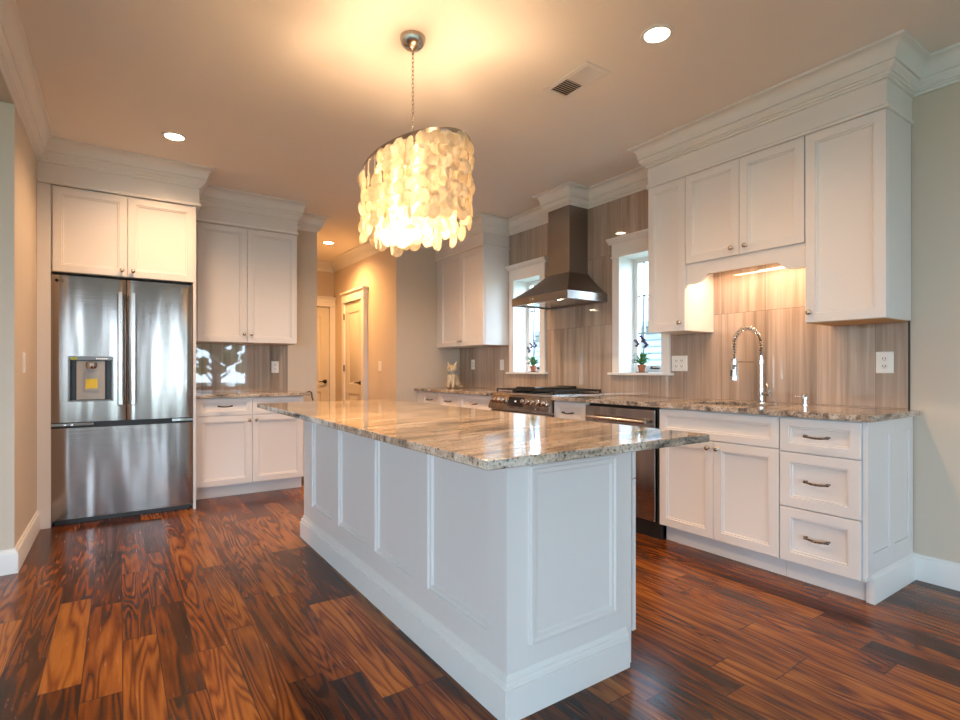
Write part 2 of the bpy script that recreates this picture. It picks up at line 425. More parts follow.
for nm, i0, i1 in (('trim_1', 0, 1), ('trim_2', 4, 9), ('trim_3', 11, 16), ('trim_4', 20, 21)):
    struct(sweep(crown, cp, i0, i1).build(nm, 'trim_white', smooth=25), 'white stepped crown moulding')
def cornice(i0, i1, label, segs):
    t = thing('cabinet_cornice', label, 'cornice', (*crown[i0], 2.44))
    off = Vector((-crown[i0][0], -crown[i0][1], -2.44))
    o = sweep(crown, cp, i0, i1).build('crown_moulding', 'trim_white', t, smooth=25); o.data.transform(Matrix.Translation(off))
    fz = [(-0.02, 2.44), (0.0, 2.44), (0.0, 2.59), (-0.02, 2.59)]
    o = sweep(crown, fz, i0, i1).build('frieze_board', 'cabinet_white', t, smooth=25); o.data.transform(Matrix.Translation(off))
    bd = [(0.0, 2.438), (0.009, 2.438), (0.013, 2.443), (0.013, 2.449), (0.009, 2.455), (0.004, 2.462), (0.0, 2.464)]
    o = sweep(crown, bd, i0, i1).build('bead_moulding', 'trim_white', t, smooth=25); o.data.transform(Matrix.Translation(off))
cornice(1, 4, 'long white crown cornice above the wall cabinets over the sink', 0)
cornice(9, 11, 'white crown cornice above the wall cabinet left of the range hood', 0)
cornice(16, 18, 'white crown cornice above the wall cabinet right of the refrigerator', 0)
cornice(18, 20, 'white crown cornice above the cabinet over the refrigerator', 0)

# baseboards
bp = [(0, 0), (0.018, 0), (0.018, 0.105), (0.014, 0.118), (0.008, 0.124), (0.007, 0.135), (0, 0.137)]
def base(nm, path, label): struct(sweep(path, bp, 0, len(path)-1).build(nm, 'trim_white', smooth=25), label)
base('baseboard_right', [(XR, YR), (XR, 1.035)], 'tall white baseboard on the right wall')
base('baseboard_left', [(XK, 4.84), (XK, 3.86), (XK-0.5-3.4, 3.86)], 'tall white baseboard around the left wall end')
base('baseboard_rear', [(XL, YR), (XR, YR)], 'tall white baseboard on the rear wall')
base('baseboard_hall', [(XH1, YB), (XH1, 6.40)], 'white baseboard in the hall')
base('baseboard_far', [(2.85, YB), (XH1, YB)], 'white baseboard at the hall corner')

# ------------------------------------------------------------------ windows of the kitchen wall
def kitchen_window(n, y0, y1, z0, z1, label):
    r = thing('window_%d' % n, label, 'window', (XR, (y0+y1)/2, z0)); r['kind'] = 'structure'; del r['category']
    L = Vector((XR, (y0+y1)/2, z0)); X = 3.52 - XR
    def B(m, nm, mt, **kw):
        o = m.build(nm, mt, r, **kw); return o
    h = (y1-y0)/2; H = z1 - z0
    s = MB(); cw = 0.072
    s.box(X-0.018, X, -h-cw, -h+0.004, -0.004, H+0.02); s.box(X-0.018, X, h-0.004, h+cw, -0.004, H+0.02)
    s.box(X-0.020, X, -h-cw-0.004, h+cw+0.004, H-0.004, H+0.115)
    B(s, 'window_casing', 'trim_white', bevel=0.002)
    s = MB(); s.prism([(X, H+0.115), (X-0.028, H+0.115), (X-0.033, H+0.125), (X-0.052, H+0.145), (X-0.056, H+0.148), (X-0.056, H+0.162), (X, H+0.162)], -h-cw-0.035, h+cw+0.035)
    s.box(X-0.026, X, -h-cw-0.010, h+cw+0.010, H-0.006, H+0.008)
    B(s, 'window_head_cap', 'trim_white', bevel=0.001)
    s = MB(); s.box(X-0.045, 0.20, -h-cw-0.04, h+cw+0.04, -0.020, 0.0) if False else s.box(X-0.045, X+0.01, -h-cw-0.03, h+cw+0.03, -0.020, 0.0); s.box(X, 0.20, -h, h, -0.018, 0.0)
    B(s, 'window_sill', 'trim_white', bevel=0.003)
    s = MB(); s.box(X, 0.21, -h-0.014, -h, 0, H); s.box(X, 0.21, h, h+0.014, 0, H); s.box(X, 0.21, -h-0.014, h+0.014, H, H+0.014)
    B(s, 'window_jamb', 'trim_white')
    s = MB(); f = 0.040
    s.box(0.17, 0.215, -h, -h+f, 0, H); s.box(0.17, 0.215, h-f, h, 0, H); s.box(0.17, 0.215, -h+f, h-f, 0, f+0.02); s.box(0.17, 0.215, -h+f, h-f, H-f, H)
    B(s, 'window_frame', 'trim_white', bevel=0.002)
    s = MB()
    for yy in (-h+f+0.055, h-f-0.055): s.box(0.180, 0.196, yy-0.006, yy+0.006, f+0.02, H-f)
    for zz in (0.34, 0.66): s.box(0.180, 0.196, -h+f, h-f, zz-0.006, zz+0.006)
    B(s, 'window_muntin', 'ceramic_band')
    s = MB(); s.box(0.186, 0.190, -h+f, h-f, f+0.02, H-f); B(s, 'window_glass', 'window_glass')
    s = MB(); s.box(0.150, 0.170, -0.05, 0.03, 0.030, 0.040); s.cyl((0.155, 0.02, 0.030), (0.155, 0.02, 0.05), 0.008, 10)
    B(s, 'window_crank', 'bronze')
kitchen_window(1, *KW[0], 'narrow deep-set casement window right of the range hood')
kitchen_window(2, *KW[1], 'narrow deep-set casement window left of the range hood')
n = 3
for (a, b, c, d) in RW:
    r = thing('window_%d' % n, 'tall window behind the camera', 'window', ((a+b)/2, YR, c)); r['kind'] = 'structure'; del r['category']
    h = (b-a)/2; H = d-c; s = MB()
    for x0, x1, z0, z1 in holes(-h, h, 0, H, [(-h+0.06, -0.03, 0.06, H-0.06), (0.03, h-0.06, 0.06, H-0.06)]): s.box(x0, x1, -0.11, -0.05, z0, z1)
    s.build('window_frame', 'trim_white', r)
    s = MB()
    for x0, x1, z0, z1 in holes(-h-0.09, h+0.09, -0.09, H+0.09, [(-h, h, 0, H)]): s.box(x0, x1, 0, 0.02, z0, z1)
    s.build('window_casing', 'trim_white', r)
    n += 1
for (a, b, c, d) in LW:
    r = thing('window_%d' % n, 'tall window in the room at left', 'window', (XL, (a+b)/2, c)); r['kind'] = 'structure'; del r['category']
    h = (b-a)/2; H = d-c; s = MB()
    for x0, x1, z0, z1 in holes(-h, h, 0, H, [(-h+0.06, -0.03, 0.06, H-0.06), (0.03, h-0.06, 0.06, H-0.06)]): s.box(-0.11, -0.05, x0, x1, z0, z1)
    s.build('window_frame', 'trim_white', r)
    s = MB()
    for x0, x1, z0, z1 in holes(-h-0.09, h+0.09, -0.09, H+0.09, [(-h, h, 0, H)]): s.box(0, 0.02, x0, x1, z0, z1)
    s.build('window_casing', 'trim_white', r)
    n += 1

# ------------------------------------------------------------------ hall doors
def leaf_panel(s, x0, x1, z0, z1): s.panel(x0, x1, z0, z1, -0.040, 0, [(0, 0.0), (0.012, -0.008), (0.03, -0.008), (0.045, -0.002)], back=False)
def hall_door(n, loc, rz, w_, hgt, handle_x, hinge_x, label):
    r = thing('door_%d' % n, label, 'door', loc, rz); r['kind'] = 'structure'; del r['category']
    s = MB()
    op = [(0.12, w_-0.12, 0.22, 0.80), (0.12, w_-0.12, 0.93, hgt-0.14)]
    for a, b, c, d in holes(0, w_, 0.01, hgt, op): s.box(a, b, -0.040, 0, c, d)
    for a, b, c, d in op: leaf_panel(s, a, b, c, d)
    s.build('door_leaf', 'door_paint', r)
    s = MB(); cw = 0.085
    s.box(-cw-0.01, -0.006, -0.062, 0, 0, hgt+0.01); s.box(w_+0.006, w_+cw+0.01, -0.062, 0, 0, hgt+0.01)
    s.box(-cw-0.012, w_+cw+0.012, -0.064, 0, hgt+0.008, hgt+0.13)
    s.box(-cw-0.035, w_+cw+0.035, -0.085, 0, hgt+0.13, hgt+0.155)
    s.box(-cw-0.018, w_+cw+0.018, -0.068, 0, hgt+0.006, hgt+0.018)
    s.build('door_casing', 'trim_white', r, bevel=0.002)
    s = MB(); hx = handle_x; dr = -1 if hx > w_/2 else 1
    s.lathe([(0.0, 0), (0.030, 0), (0.030, 0.008), (0.014, 0.014), (0.011, 0.045), (0, 0.045)], (hx, -0.040, 0.95), (0, -1, 0), 16)
    s.tube([(hx, -0.082, 0.95), (hx + dr*0.04, -0.086, 0.953), (hx + dr*0.11, -0.082, 0.945)], [0.010, 0.009, 0.006], 8)
    s.build('door_handle', 'bronze', r)
    if hinge_x is not None:
        s = MB()
        for zz in (0.25, 1.10, 1.82): s.cyl((hinge_x, -0.062, zz), (hinge_x, -0.062, zz+0.09), 0.009, 8)
        s.build('door_hinge', 'bronze', r)
hall_door(1, (XH1, 7.20, 0), -PI/2, 0.62, 2.05, 0.555, 0.0, 'two-panel hall door in the golden side wall')
hall_door(2, (1.89, YH, 0), 0, 0.68, 2.05, 0.62, None, 'panelled door at the end of the hall')

# ------------------------------------------------------------------ backsplash
s = MB()
for a, b, c, d in holes(1.055, 5.61, 0.906, 2.585, KH): s.box(3.52, XR, a, b, c, d)
o = origin(s.build('tile_backsplash', 'tile_right', smooth=0), (3.53, 3.3, 0.906)); tag(o, 'tall polished vein-cut stone tile backsplash on the sink and range wall', 'backsplash')
s = MB(); s.box(-0.010, 0.0, -2.252, -2.245, 0.0, 0.478); s.build('edge_trim', 'bronze', o)
s = MB(); s.box(0.53, 1.43, 5.62, YB, 0.906, 1.376)
o = origin(s.build('tile_backsplash', 'tile_back', smooth=0), (0.92, 5.63, 0.906)); tag(o, 'small glossy grey tile backsplash under the wall cabinet beside the refrigerator', 'backsplash')

# ------------------------------------------------------------------ cabinets
DOOR = [(0, 0), (0.0015, 0.0015), (0.050, 0.0015), (0.0525, -0.004), (0.060, -0.004), (0.063, -0.010), (0.068, -0.0115)]
def scaled(stile): return [(i if i < 0.01 else i - 0.050 + stile, o) for i, o in DOOR]
def knob(parent, x, z, y=-0.0215, mt='nickel'):
    s = MB(); s.lathe([(0.0, 0), (0.009, 0), (0.009, 0.003), (0.005, 0.006), (0.005, 0.012), (0.011, 0.017), (0.015, 0.022), (0.015, 0.026), (0.010, 0.031), (0, 0.033)], (x, y, z), (0, -1, 0), 16)
    return s.build('knob', mt, parent, smooth=50)
def pull(parent, x, z, L=0.11, y=-0.0215):
    s = MB(); h = L/2
    for q in (-h, h):
        s.tube([(x+q, y, z), (x+q, y-0.022, z)], 0.0055, 8)
        s.ball((x+q, y-0.024, z), 0.0085, seg=10)
    pts = [(x + h*t, y-0.026 - 0.004*(1-t*t), z - 0.006*(1-t*t)) for t in [i/6-1 for i in range(13)]]
    s.tube(pts, [0.0042 + 0.002*abs(math.sin(i*1.3)) for i in range(13)], 8)
    return s.build('pull_handle', 'aged_nickel', parent, smooth=60)
def front(t, kind, x0, x1, z0, z1, hw=None, stile=0.050, **kw):
    s = MB(); st = stile if kind == 'door' else min(stile, (z1-z0)*0.24)
    s.panel(x0, x1, z0, z1, -0.020, 0.019, scaled(st))
    o = s.build({'door': 'door', 'drawer': 'drawer', 'false': 'false_drawer_front'}[kind], 'cabinet_white', t, smooth=25)
    if hw is None: return o
    if hw[0] == 'knob': knob(o, hw[1], hw[2])
    else: pull(o, hw[1], hw[2], hw[3] if len(hw) > 3 else 0.105)
    return o
def base_cab(label, loc, rz, w_, depth, fronts, group=None, bottom=0.11):
    t = thing('base_cabinet', label, 'cabinet', loc, rz, group)
    (MB().box(0.001, w_-0.001, 0, depth, bottom, 0.875) if 'sink base' not in label else MB().box(0.001, 0.019, 0, depth, bottom, 0.875).box(w_-0.019, w_-0.001, 0, depth, bottom, 0.875).box(0.019, w_-0.019, 0, depth, bottom, bottom+0.018).box(0.019, w_-0.019, depth-0.006, depth, bottom, 0.875).box(0.019, w_-0.019, 0, 0.016, 0.68, 0.875).box(0.36, 0.40, 0, 0.016, bottom, 0.68)).build('cabinet_body', 'cabinet_white', t, bevel=0.001)
    MB().box(0.001, w_-0.001, 0.055, depth, 0, bottom).build('toe_kick', 'cabinet_white', t)
    for f in fronts: front(t, *f[:5], **(f[5] if len(f) > 5 else {}))
    return t
def wall_cab(label, loc, rz, w_, depth, h_, fronts, group=None):
    t = thing('wall_cabinet', label, 'cabinet', loc, rz, group)
    MB().box(0.0005, w_-0.0005, 0, depth, 0, h_).build('cabinet_body', 'cabinet_white', t, bevel=0.001)
    for f in fronts: front(t, *f[:5], **(f[5] if len(f) > 5 else {}))
    return t
XB = 2.935; DB = 0.58
# sink wall base run: local x runs towards the camera side (world -Y)
t = base_cab('white three-drawer base cabinet at the right end of the sink counter', (XB, 1.432, 0), -PI/2, 0.378, DB,
    [('drawer', 0.003, 0.375, 0.692, 0.868, dict(hw=('pull', 0.19, 0.782))), ('drawer', 0.003, 0.375, 0.402, 0.686, dict(hw=('pull', 0.19, 0.548))), ('drawer', 0.003, 0.375, 0.113, 0.396, dict(hw=('pull', 0.19, 0.262)))])
# finished end: stile and panelled side with its own base moulding
s = MB(); s.box(0.378, 0.392, -0.004, DB, 0.11, 0.875); s.box(0.378, 0.392, 0.036, DB, 0.0, 0.11); s.build('end_board', 'cabinet_white', t, bevel=0.001)
s = MB()
for x0, x1 in ((0.05, 0.265), (0.33, 0.53)):
    pass
ops = [(0.060, 0.262, 0.235, 0.80), (0.325, 0.525, 0.235, 0.80)]
for a, b, c, d in holes(-0.004, DB, 0.13, 0.875, ops): s.box(0.392, 0.400, a, b, c, d)
s.build('end_panel', 'cabinet_white', t, bevel=0.0012)
s = MB(); s.prism([(0.392, 0), (0.414, 0), (0.414, 0.112), (0.410, 0.122), (0.404, 0.127), (0.402, 0.140), (0.392, 0.142)], 0.035, DB+0.01, 'xz')
s.build('base_moulding', 'trim_white', t, smooth=25)
t = base_cab('white sink base cabinet with two doors under the faucet', (XB, 2.194, 0), -PI/2, 0.762, DB,
    [('false', 0.003, 0.759, 0.70, 0.868), ('door', 0.003, 0.3795, 0.113, 0.694, dict(hw=('knob', 0.352, 0.655))), ('door', 0.3825, 0.759, 0.113, 0.694, dict(hw=('knob', 0.410, 0.655)))])
t = base_cab('narrow white base cabinet between the range and the dishwasher', (XB, 3.208, 0), -PI/2, 0.355, DB,
    [('drawer', 0.003, 0.352, 0.70, 0.868, dict(hw=('pull', 0.178, 0.785))), ('door', 0.003, 0.352, 0.113, 0.694, dict(hw=('knob', 0.03, 0.655)))])
for y1, w_, lab in ((4.655, 0.575, 'white base cabinet immediately left of the range'), (5.065, 0.408, 'narrow white base cabinet second to the left of the range'), (5.475, 0.408, 'white base cabinet at the far end by the hall wall')):
    base_cab(lab, (XB, y1, 0), -PI/2, w_, DB,
        [('drawer', 0.003, w_-0.003, 0.70, 0.868, dict(hw=('pull', w_/2, 0.785, 0.10))), ('door', 0.003, w_-0.003, 0.113, 0.694, dict(hw=('knob', 0.035, 0.655)))])
s = MB(); s.box(XB-0.01, XR-0.012, 5.477, 5.625, 0, 0.875); origin(tag(s.build('cabinet_filler', 'cabinet_white', bevel=0.002), 'plain white filler board closing the far end of the range counter', 'filler'), (XB, 5.55, 0))
# back wall base cabinet
t = base_cab('white base cabinet with two doors right of the refrigerator', (0.532, 5.09, 0), 0, 0.905, 0.535,
    [('drawer', 0.003, 0.449, 0.723, 0.868, dict(hw=('pull', 0.225, 0.805))), ('drawer', 0.452, 0.902, 0.723, 0.868, dict(hw=('pull', 0.68, 0.805))),
     ('door', 0.003, 0.449, 0.113, 0.717, dict(hw=('knob', 0.422, 0.672))), ('door', 0.452, 0.902, 0.113, 0.717, dict(hw=('knob', 0.479, 0.672)))])
# wall cabinets
t = wall_cab('tall narrow white wall cabinet between the near window and the sink', (3.20, CY1, 1.39), -PI/2, 0.306, 0.318, 1.05,
    [('door', 0.002, 0.304, 0.0, 1.046, dict(hw=('knob', 0.270, 0.055)))])
t = wall_cab('short white double-door wall cabinet above the sink', (3.20, 2.184, 1.84), -PI/2, 0.760, 0.318, 0.60,
    [('door', 0.003, 0.3785, 0.0, 0.596, dict(hw=('knob', 0.335, 0.045))), ('door', 0.3815, 0.757, 0.0, 0.596, dict(hw=('knob', 0.425, 0.045)))])
# valance under it
pl = [(0, 0.0), (0, -0.136)]
pl += [(0.06, -0.139), (0.095, -0.132)] + [(0.095 + 0.075*i/6, -0.132 + 0.047*(0.5-0.5*math.cos(PI*i/6))) for i in range(1, 7)]
pl = [(x, z) for x, z in pl]
pr = [(0.76 - x, z) for x, z in pl][::-1]
s = MB(); s.prism(pl + pr, -0.004, 0.016, 'xz'); s.build('valance', 'cabinet_white', t, smooth=0)
s = MB(); s.box(0.22, 0.54, 0.10, 0.16, -0.022, -0.001); lb = s.build('light_fixture', 'plastic_white', t, bevel=0.002)
s = MB(); s.box(0.23, 0.53, 0.105, 0.155, -0.025, -0.022); s.build('light_diffuser', 'lamp_white', lb)
t = wall_cab('tall white wall cabinet at the right end above the outlet', (3.20, 1.424, 1.385), -PI/2, 0.384, 0.318, 1.055,
    [('door', 0.003, 0.382, 0.0, 1.051, dict(hw=('knob', 0.030, 0.055)))])
s = MB(); s.box(0.01, 0.374, 0.01, 0.31, -0.004, -0.0005); s.build('underside_panel', 'bare_plywood', t, label='bare orange plywood underside')
t = wall_cab('white double-door wall cabinet left of the range hood', (3.20, 5.51, 1.39), -PI/2, 0.915, 0.318, 1.05,
    [('door', 0.003, 0.456, 0.0, 1.046, dict(hw=('knob', 0.428, 0.055))), ('door', 0.459, 0.912, 0.0, 1.046, dict(hw=('knob', 0.487, 0.055)))])
s = MB(); s.box(-0.118, 0.0, 0.0, 0.318, 0, 1.05); s.build('filler_strip', 'cabinet_white', t)
t = wall_cab('white double-door wall cabinet right of the refrigerator', (0.534, 5.29, 1.376), 0, 0.896, 0.33, 1.062,
    [('door', 0.033, 0.441, 0.0, 1.056, dict(hw=('knob', 0.412, 0.075))), ('door', 0.444, 0.893, 0.0, 1.056, dict(hw=('knob', 0.475, 0.075)))])
# refrigerator surround
t = thing('refrigerator_cabinet', 'white double-door cabinet and tall side panels enclosing the refrigerator', 'cabinet', (0.03, 4.82, 0))
MB().box(-0.435, 0.456, 0, 0.80, 1.822, 2.438).build('cabinet_body', 'cabinet_white', t)
MB().box(-0.511, -0.436, -0.016, 0.80, 0, 2.438).build('side_panel', 'cabinet_white', t, bevel=0.001)
MB().box(0.456, 0.476, -0.016, 0.80, 0, 2.438).build('side_panel', 'cabinet_white', t, bevel=0.001)
for x0, x1, kx in ((-0.425, 0.0155, -0.018), (0.0185, 0.466, 0.052)):
    front(t, 'door', x0, x1, 1.824, 2.428, hw=('knob', kx, 1.868))

# ------------------------------------------------------------------ counters
def counter(label, x0, x1, y0, y1, hole=None, z0=0.876, z1=0.906):
    s = MB()
    if not hole: s.box(x0, x1, y0, y1, z0, z1); bv = 0.004
    else:
        a, b, c, d = hole
        vs = {}
        def V(x, y, z):
            kk = (round(x, 4), round(y, 4), round(z, 4))
            if kk not in vs: vs[kk] = s.bm.verts.new((x, y, z))
            return vs[kk]
        O = [(x0, y0), (x1, y0), (x1, y1), (x0, y1)]; I = [(a, c), (b, c), (b, d), (a, d)]
        for i in range(4):
            j = (i+1) % 4
            s.bm.faces.new((V(*O[i], z1), V(*O[j], z1), V(*I[j], z1), V(*I[i], z1)))
            s.bm.faces.new((V(*O[i], z0), V(*O[j], z0), V(*I[j], z0), V(*I[i], z0)))
            s.bm.faces.new((V(*O[i], z0), V(*O[j], z0), V(*O[j], z1), V(*O[i], z1)))
            s.bm.faces.new((V(*I[i], z0), V(*I[j], z0), V(*I[j], z1), V(*I[i], z1)))
        bv = 0.003
    o = s.build('granite_countertop', 'granite', bevel=bv)
    tag(o, label, 'countertop'); return origin(o, ((x0+x1)/2, (y0+y1)/2, z0))
counter('long speckled granite countertop running under the faucet to the right end', 2.885, 3.52, 1.000, 3.212, hole=(3.04, 3.40, 1.62, 2.12))
counter('speckled granite countertop on the far side of the range with a figurine on it', 2.885, 3.52, 4.078, 5.625)
counter('short granite countertop beside the refrigerator', 0.532, 1.495, 5.045, 5.62)
# sink bowl
s = MB()
a, b, c, d = 3.03, 3.41, 1.61, 2.13
for i, (q, z) in enumerate(((0, 0.875), (0.005, 0.70))):
    pass
s.box(a, a+0.006, c, d, 0.70, 0.875); s.box(b-0.006, b, c, d, 0.70, 0.875); s.box(a, b, c, c+0.006, 0.70, 0.875); s.box(a, b, d-0.006, d, 0.70, 0.875); s.box(a, b, c, d, 0.694, 0.70)
t = thing('kitchen_sink', 'undermount steel sink bowl set in the granite below the faucet', 'sink', ((a+b)/2, (c+d)/2, 0.694))
o = s.build('sink_bowl', 'steel_plain', t); o.data.transform(Matrix.Translation(-Vector(t.location)))
s = MB(); s.lathe([(0, 0), (0.045, 0), (0.045, 0.004), (0.03, 0.002), (0, 0.002)], (0, 0, 0.007), seg=20); s.build('drain', 'chrome', t)

# ------------------------------------------------------------------ island
t = thing('kitchen_island', 'white panelled kitchen island with tall base moulding in the middle of the floor', 'island', (1.020, 1.345, 0))
IW, IL = 0.598, 2.25    # x 0..IW, y 0..IL local
MB().box(0.020, IW+0.015, 0.012, IL-0.012, 0.10, 0.875).build('cabinet_body', 'cabinet_white', t)
MB().box(0.020, IW-0.055, 0.012, IL-0.012, 0, 0.10).build('toe_kick', 'cabinet_white', t)
# long left side, five stiles and four panels (face -X)
ops = [(0.105, 0.530, 0.238, 0.80), (0.655, 1.060, 0.238, 0.80), (1.170, 1.580, 0.238, 0.80), (1.700, 2.075, 0.238, 0.80)]
s = MB()
for a, b, c, d in holes(0.012, IL-0.012, 0.0, 0.875, ops): s.box(0, 0.020, a, b, c, d)
sp_o = s.build('side_panelling', 'cabinet_white', t)
RP = [(0, 0.0), (0.0, 0.0190), (0.003, 0.0190), (0.006, 0.011), (0.018, 0.010), (0.022, 0.004), (0.026, 0.0012), (0.030, 0.001)]
for a, b, c, d in ops:
    s = MB(); s.panel(-b, -a, c, d, 0.0, 0, RP, back=False)     # drawn facing -y, then turned to face -x
    s.bm.transform(Matrix.Rotation(-PI/2, 4, 'Z'))
    s.bm.transform(Matrix.Translation((0.0195, 0, 0)))
    s.build('panel_moulding', 'cabinet_white', t, smooth=25)
# near end and far end
for yy, fl in ((0.0, 1), (IL, -1)):
    s = MB()
    s.box(0, IW, min(yy, yy+fl*0.012), max(yy, yy+fl*0.012), 0, 0.875)
    s.build('end_panel', 'cabinet_white', t)
    s = MB(); s.panel(0.090, 0.512, 0.215, 0.808, 0.0, 0, [(0, 0), (0.001, 0.009), (0.005, 0.012), (0.012, 0.012), (0.018, 0.007), (0.030, 0.006), (0.036, 0.0015), (0.040, 0.001)], back=False)
    if fl == -1: s.bm.transform(Matrix.Rotation(PI, 4, 'Z')); s.bm.transform(Matrix.Translation((IW+0.017, IL, 0)))
    s.build('panel_moulding', 'cabinet_white', t, smooth=25)
# base moulding round three sides
bm3 = [(0, 0), (0.020, 0), (0.020, 0.104), (0.014, 0.106), (0.014, 0.112), (0.016, 0.116), (0.012, 0.126), (0.006, 0.129), (0.006, 0.136), (0.003, 0.145), (0, 0.146)]
path = [(IW-0.030, IL), (0, IL), (0, 0), (IW-0.030, 0)]
path = path[::-1]   # interior of the moulding run is outside the island
s = sweep([(p[0], p[1]) for p in path], bm3, 0, 3)
s.build('base_moulding', 'trim_white', t, smooth=25)
# door side (faces the sink wall)
dn = [(0.008, 0.570), (0.573, 1.138), (1.141, 1.706), (1.709, 2.245)]
for a, b in dn:
    for kind, z0, z1, hw in (('drawer', 0.703, 0.866, ('pull', (a+b)/2, 0.785)), ('door', 0.113, 0.697, ('knob', b-0.035, 0.655))):
        o = front(t, kind, a, b, z0, z1, hw=hw)
        o.rotation_euler = (0, 0, PI/2); o.location = (IW+0.016, 0, 0)
isl_c = counter('large polished tan granite island countertop with grey speckled edge', 0.735, 1.658, 1.043, 3.65, z0=0.8755, z1=0.902)

# ------------------------------------------------------------------ refrigerator
t = thing('refrigerator', 'stainless french-door refrigerator with a water dispenser in the left door', 'refrigerator', (0.040, 4.81, 0))
MB().box(-0.445, 0.445, 0.075, 0.78, 0.02, 1.785).build('cabinet_body', 'grey_plastic', t, bevel=0.003)
MB().box(-0.43, 0.43, 0.060, 0.20, 0.0, 0.055).build('toe_grille', 'dark_plastic', t)
def curved(x0, x1, z0, z1, bulge, cut=None, thick=0.065):
    """door skin gently bowed towards the room; cut = opening for the dispenser"""
    s = MB(); cols = sorted({x0, x1, *([cut[0], cut[1]] if cut else []), *[x0 + (x1-x0)*i/16 for i in range(17)]})
    zs = sorted({z0, z1, *([cut[2], cut[3]] if cut else [])})
    def yy(x):
        u = (x - (x0+x1)/2) / ((x1-x0)/2); e = 0.012 * max(0, abs(u) - 0.93) / 0.07
        return -bulge * (1 - u*u) + e
    F = {(x, z): s.bm.verts.new((x, yy(x), z)) for x in cols for z in zs}; Bk = {(x, z): s.bm.verts.new((x, thick, z)) for x in cols for z in zs}
    for a, b in zip(cols, cols[1:]):
        for c, d in zip(zs, zs[1:]):
            if cut and a >= cut[0]-1e-6 and b <= cut[1]+1e-6 and c >= cut[2]-1e-6 and d <= cut[3]+1e-6: continue
            s.bm.faces.new((F[a, c], F[b, c], F[b, d], F[a, d])); s.bm.faces.new((Bk[a, c], Bk[a, d], Bk[b, d], Bk[b, c]))
        for z in (z0, z1): s.bm.faces.new((F[a, z], F[b, z], Bk[b, z], Bk[a, z]))
    for x in (x0, x1):
        for c, d in zip(zs, zs[1:]): s.bm.faces.new((F[x, c], F[x, d], Bk[x, d], Bk[x, c]))
    return s
dl = curved(-0.450, -0.002, 0.742, 1.800, 0.004, cut=(-0.345, -0.085, 0.895, 1.215)).build('left_door', 'steel', t, smooth=30)
dr_ = curved(0.004, 0.450, 0.742, 1.800, 0.004).build('right_door', 'steel', t, smooth=30)
dw = curved(-0.450, 0.450, 0.045, 0.700, 0.005).build('freezer_drawer', 'steel', t, smooth=30)
MB().box(-0.446, 0.446, 0.012, 0.07, 0.700, 0.742).build('drawer_grip_recess', 'dark_gap', t)
for q0, q1, dots in ((-0.446, -0.20, (-0.37, -0.33)), (0.30, 0.446, (0.35,))):
    g = MB().box(q0, q1, -0.002, 0.012, 0.716, 0.735).build('hinge_cover', 'chrome', t)
    for q in dots:
        s = MB(); s.lathe([(0, 0), (0.008, 0), (0.008, 0.01), (0, 0.012)], (q, -0.002, 0.722), (0, -1, 0), 10); s.build('hinge_pin', 'chrome', g)
for hx, par in ((-0.037, dl), (0.043, dr_)):
    s = MB()
    pts = [(hx, -0.012, 0.870), (hx, -0.050, 0.880), (hx, -0.058, 0.92), (hx, -0.062, 1.28), (hx, -0.058, 1.65), (hx, -0.050, 1.690), (hx, -0.012, 1.700)]
    # flat bar handle
    s.box(hx-0.015, hx+0.015, -0.064, -0.048, 0.856, 1.700); s.box(hx-0.012, hx+0.012, -0.048, -0.006, 0.866, 0.90); s.box(hx-0.012, hx+0.012, -0.048, -0.006, 1.655, 1.690)
    s.build('door_handle', 'steel_plain', par, bevel=0.006, seg=3)
# dispenser
s = MB(); s.box(-0.350, -0.080, -0.012, 0.0, 0.890, 0.902); s.box(-0.350, -0.080, -0.012, 0.0, 1.190, 1.220); s.box(-0.350, -0.338, -0.012, 0.0, 0.902, 1.190); s.box(-0.092, -0.080, -0.012, 0.0, 0.902, 1.190)
dsp = s.build('water_dispenser', 'aged_nickel', dl, bevel=0.002, label='framed water dispenser bay')
s = MB(); s.box(-0.345, -0.085, 0.055, 0.06, 0.895, 1.215); s.box(-0.345, -0.34, 0, 0.055, 0.895, 1.19); s.box(-0.09, -0.085, 0, 0.055, 0.895, 1.19)
s.build('bay_lining', 'dark_plastic', dsp)
s = MB(); s.box(-0.302, -0.132, -0.004, 0.05, 0.903, 1.186); s.build('bay_back_plate', 'grey_plastic', dsp, bevel=0.003)
s = MB(); s.lathe([(0, 0), (0.028, 0), (0.034, 0.012), (0.036, 0.035), (0.030, 0.045), (0, 0.045)], (-0.212, -0.022, 1.130), seg=20); s.build('nozzle', 'chrome', dsp)
s = MB(); s.box(-0.256, -0.168, -0.012, -0.004, 0.965, 1.105); s.build('paddle', 'grey_plastic', dsp, bevel=0.003)
s = MB(); s.box(-0.247, -0.176, -0.014, -0.012, 0.985, 1.055); s.build('yellow_sticker', 'yellow_label', dsp, label='yellow sticker on the paddle')
s = MB(); s.box(-0.334, -0.296, -0.0135, -0.012, 1.194, 1.214); s.build('energy_sticker', 'green_label', dsp, label='small green sticker')
s = MB()
for i in range(6): s.box(-0.185 + i*0.012, -0.177 + i*0.012, -0.0135, -0.012, 1.200, 1.206)
s.build('control_lights', 'led_white', dsp)
s = MB()   # maker's mark, top left: ring and two block letters
s.lathe([(0.0105, 0), (0.0105, 0.001), (0.0085, 0.001), (0.0085, 0)], (-0.413, -0.0055, 1.760), (0, -1, 0), 16)
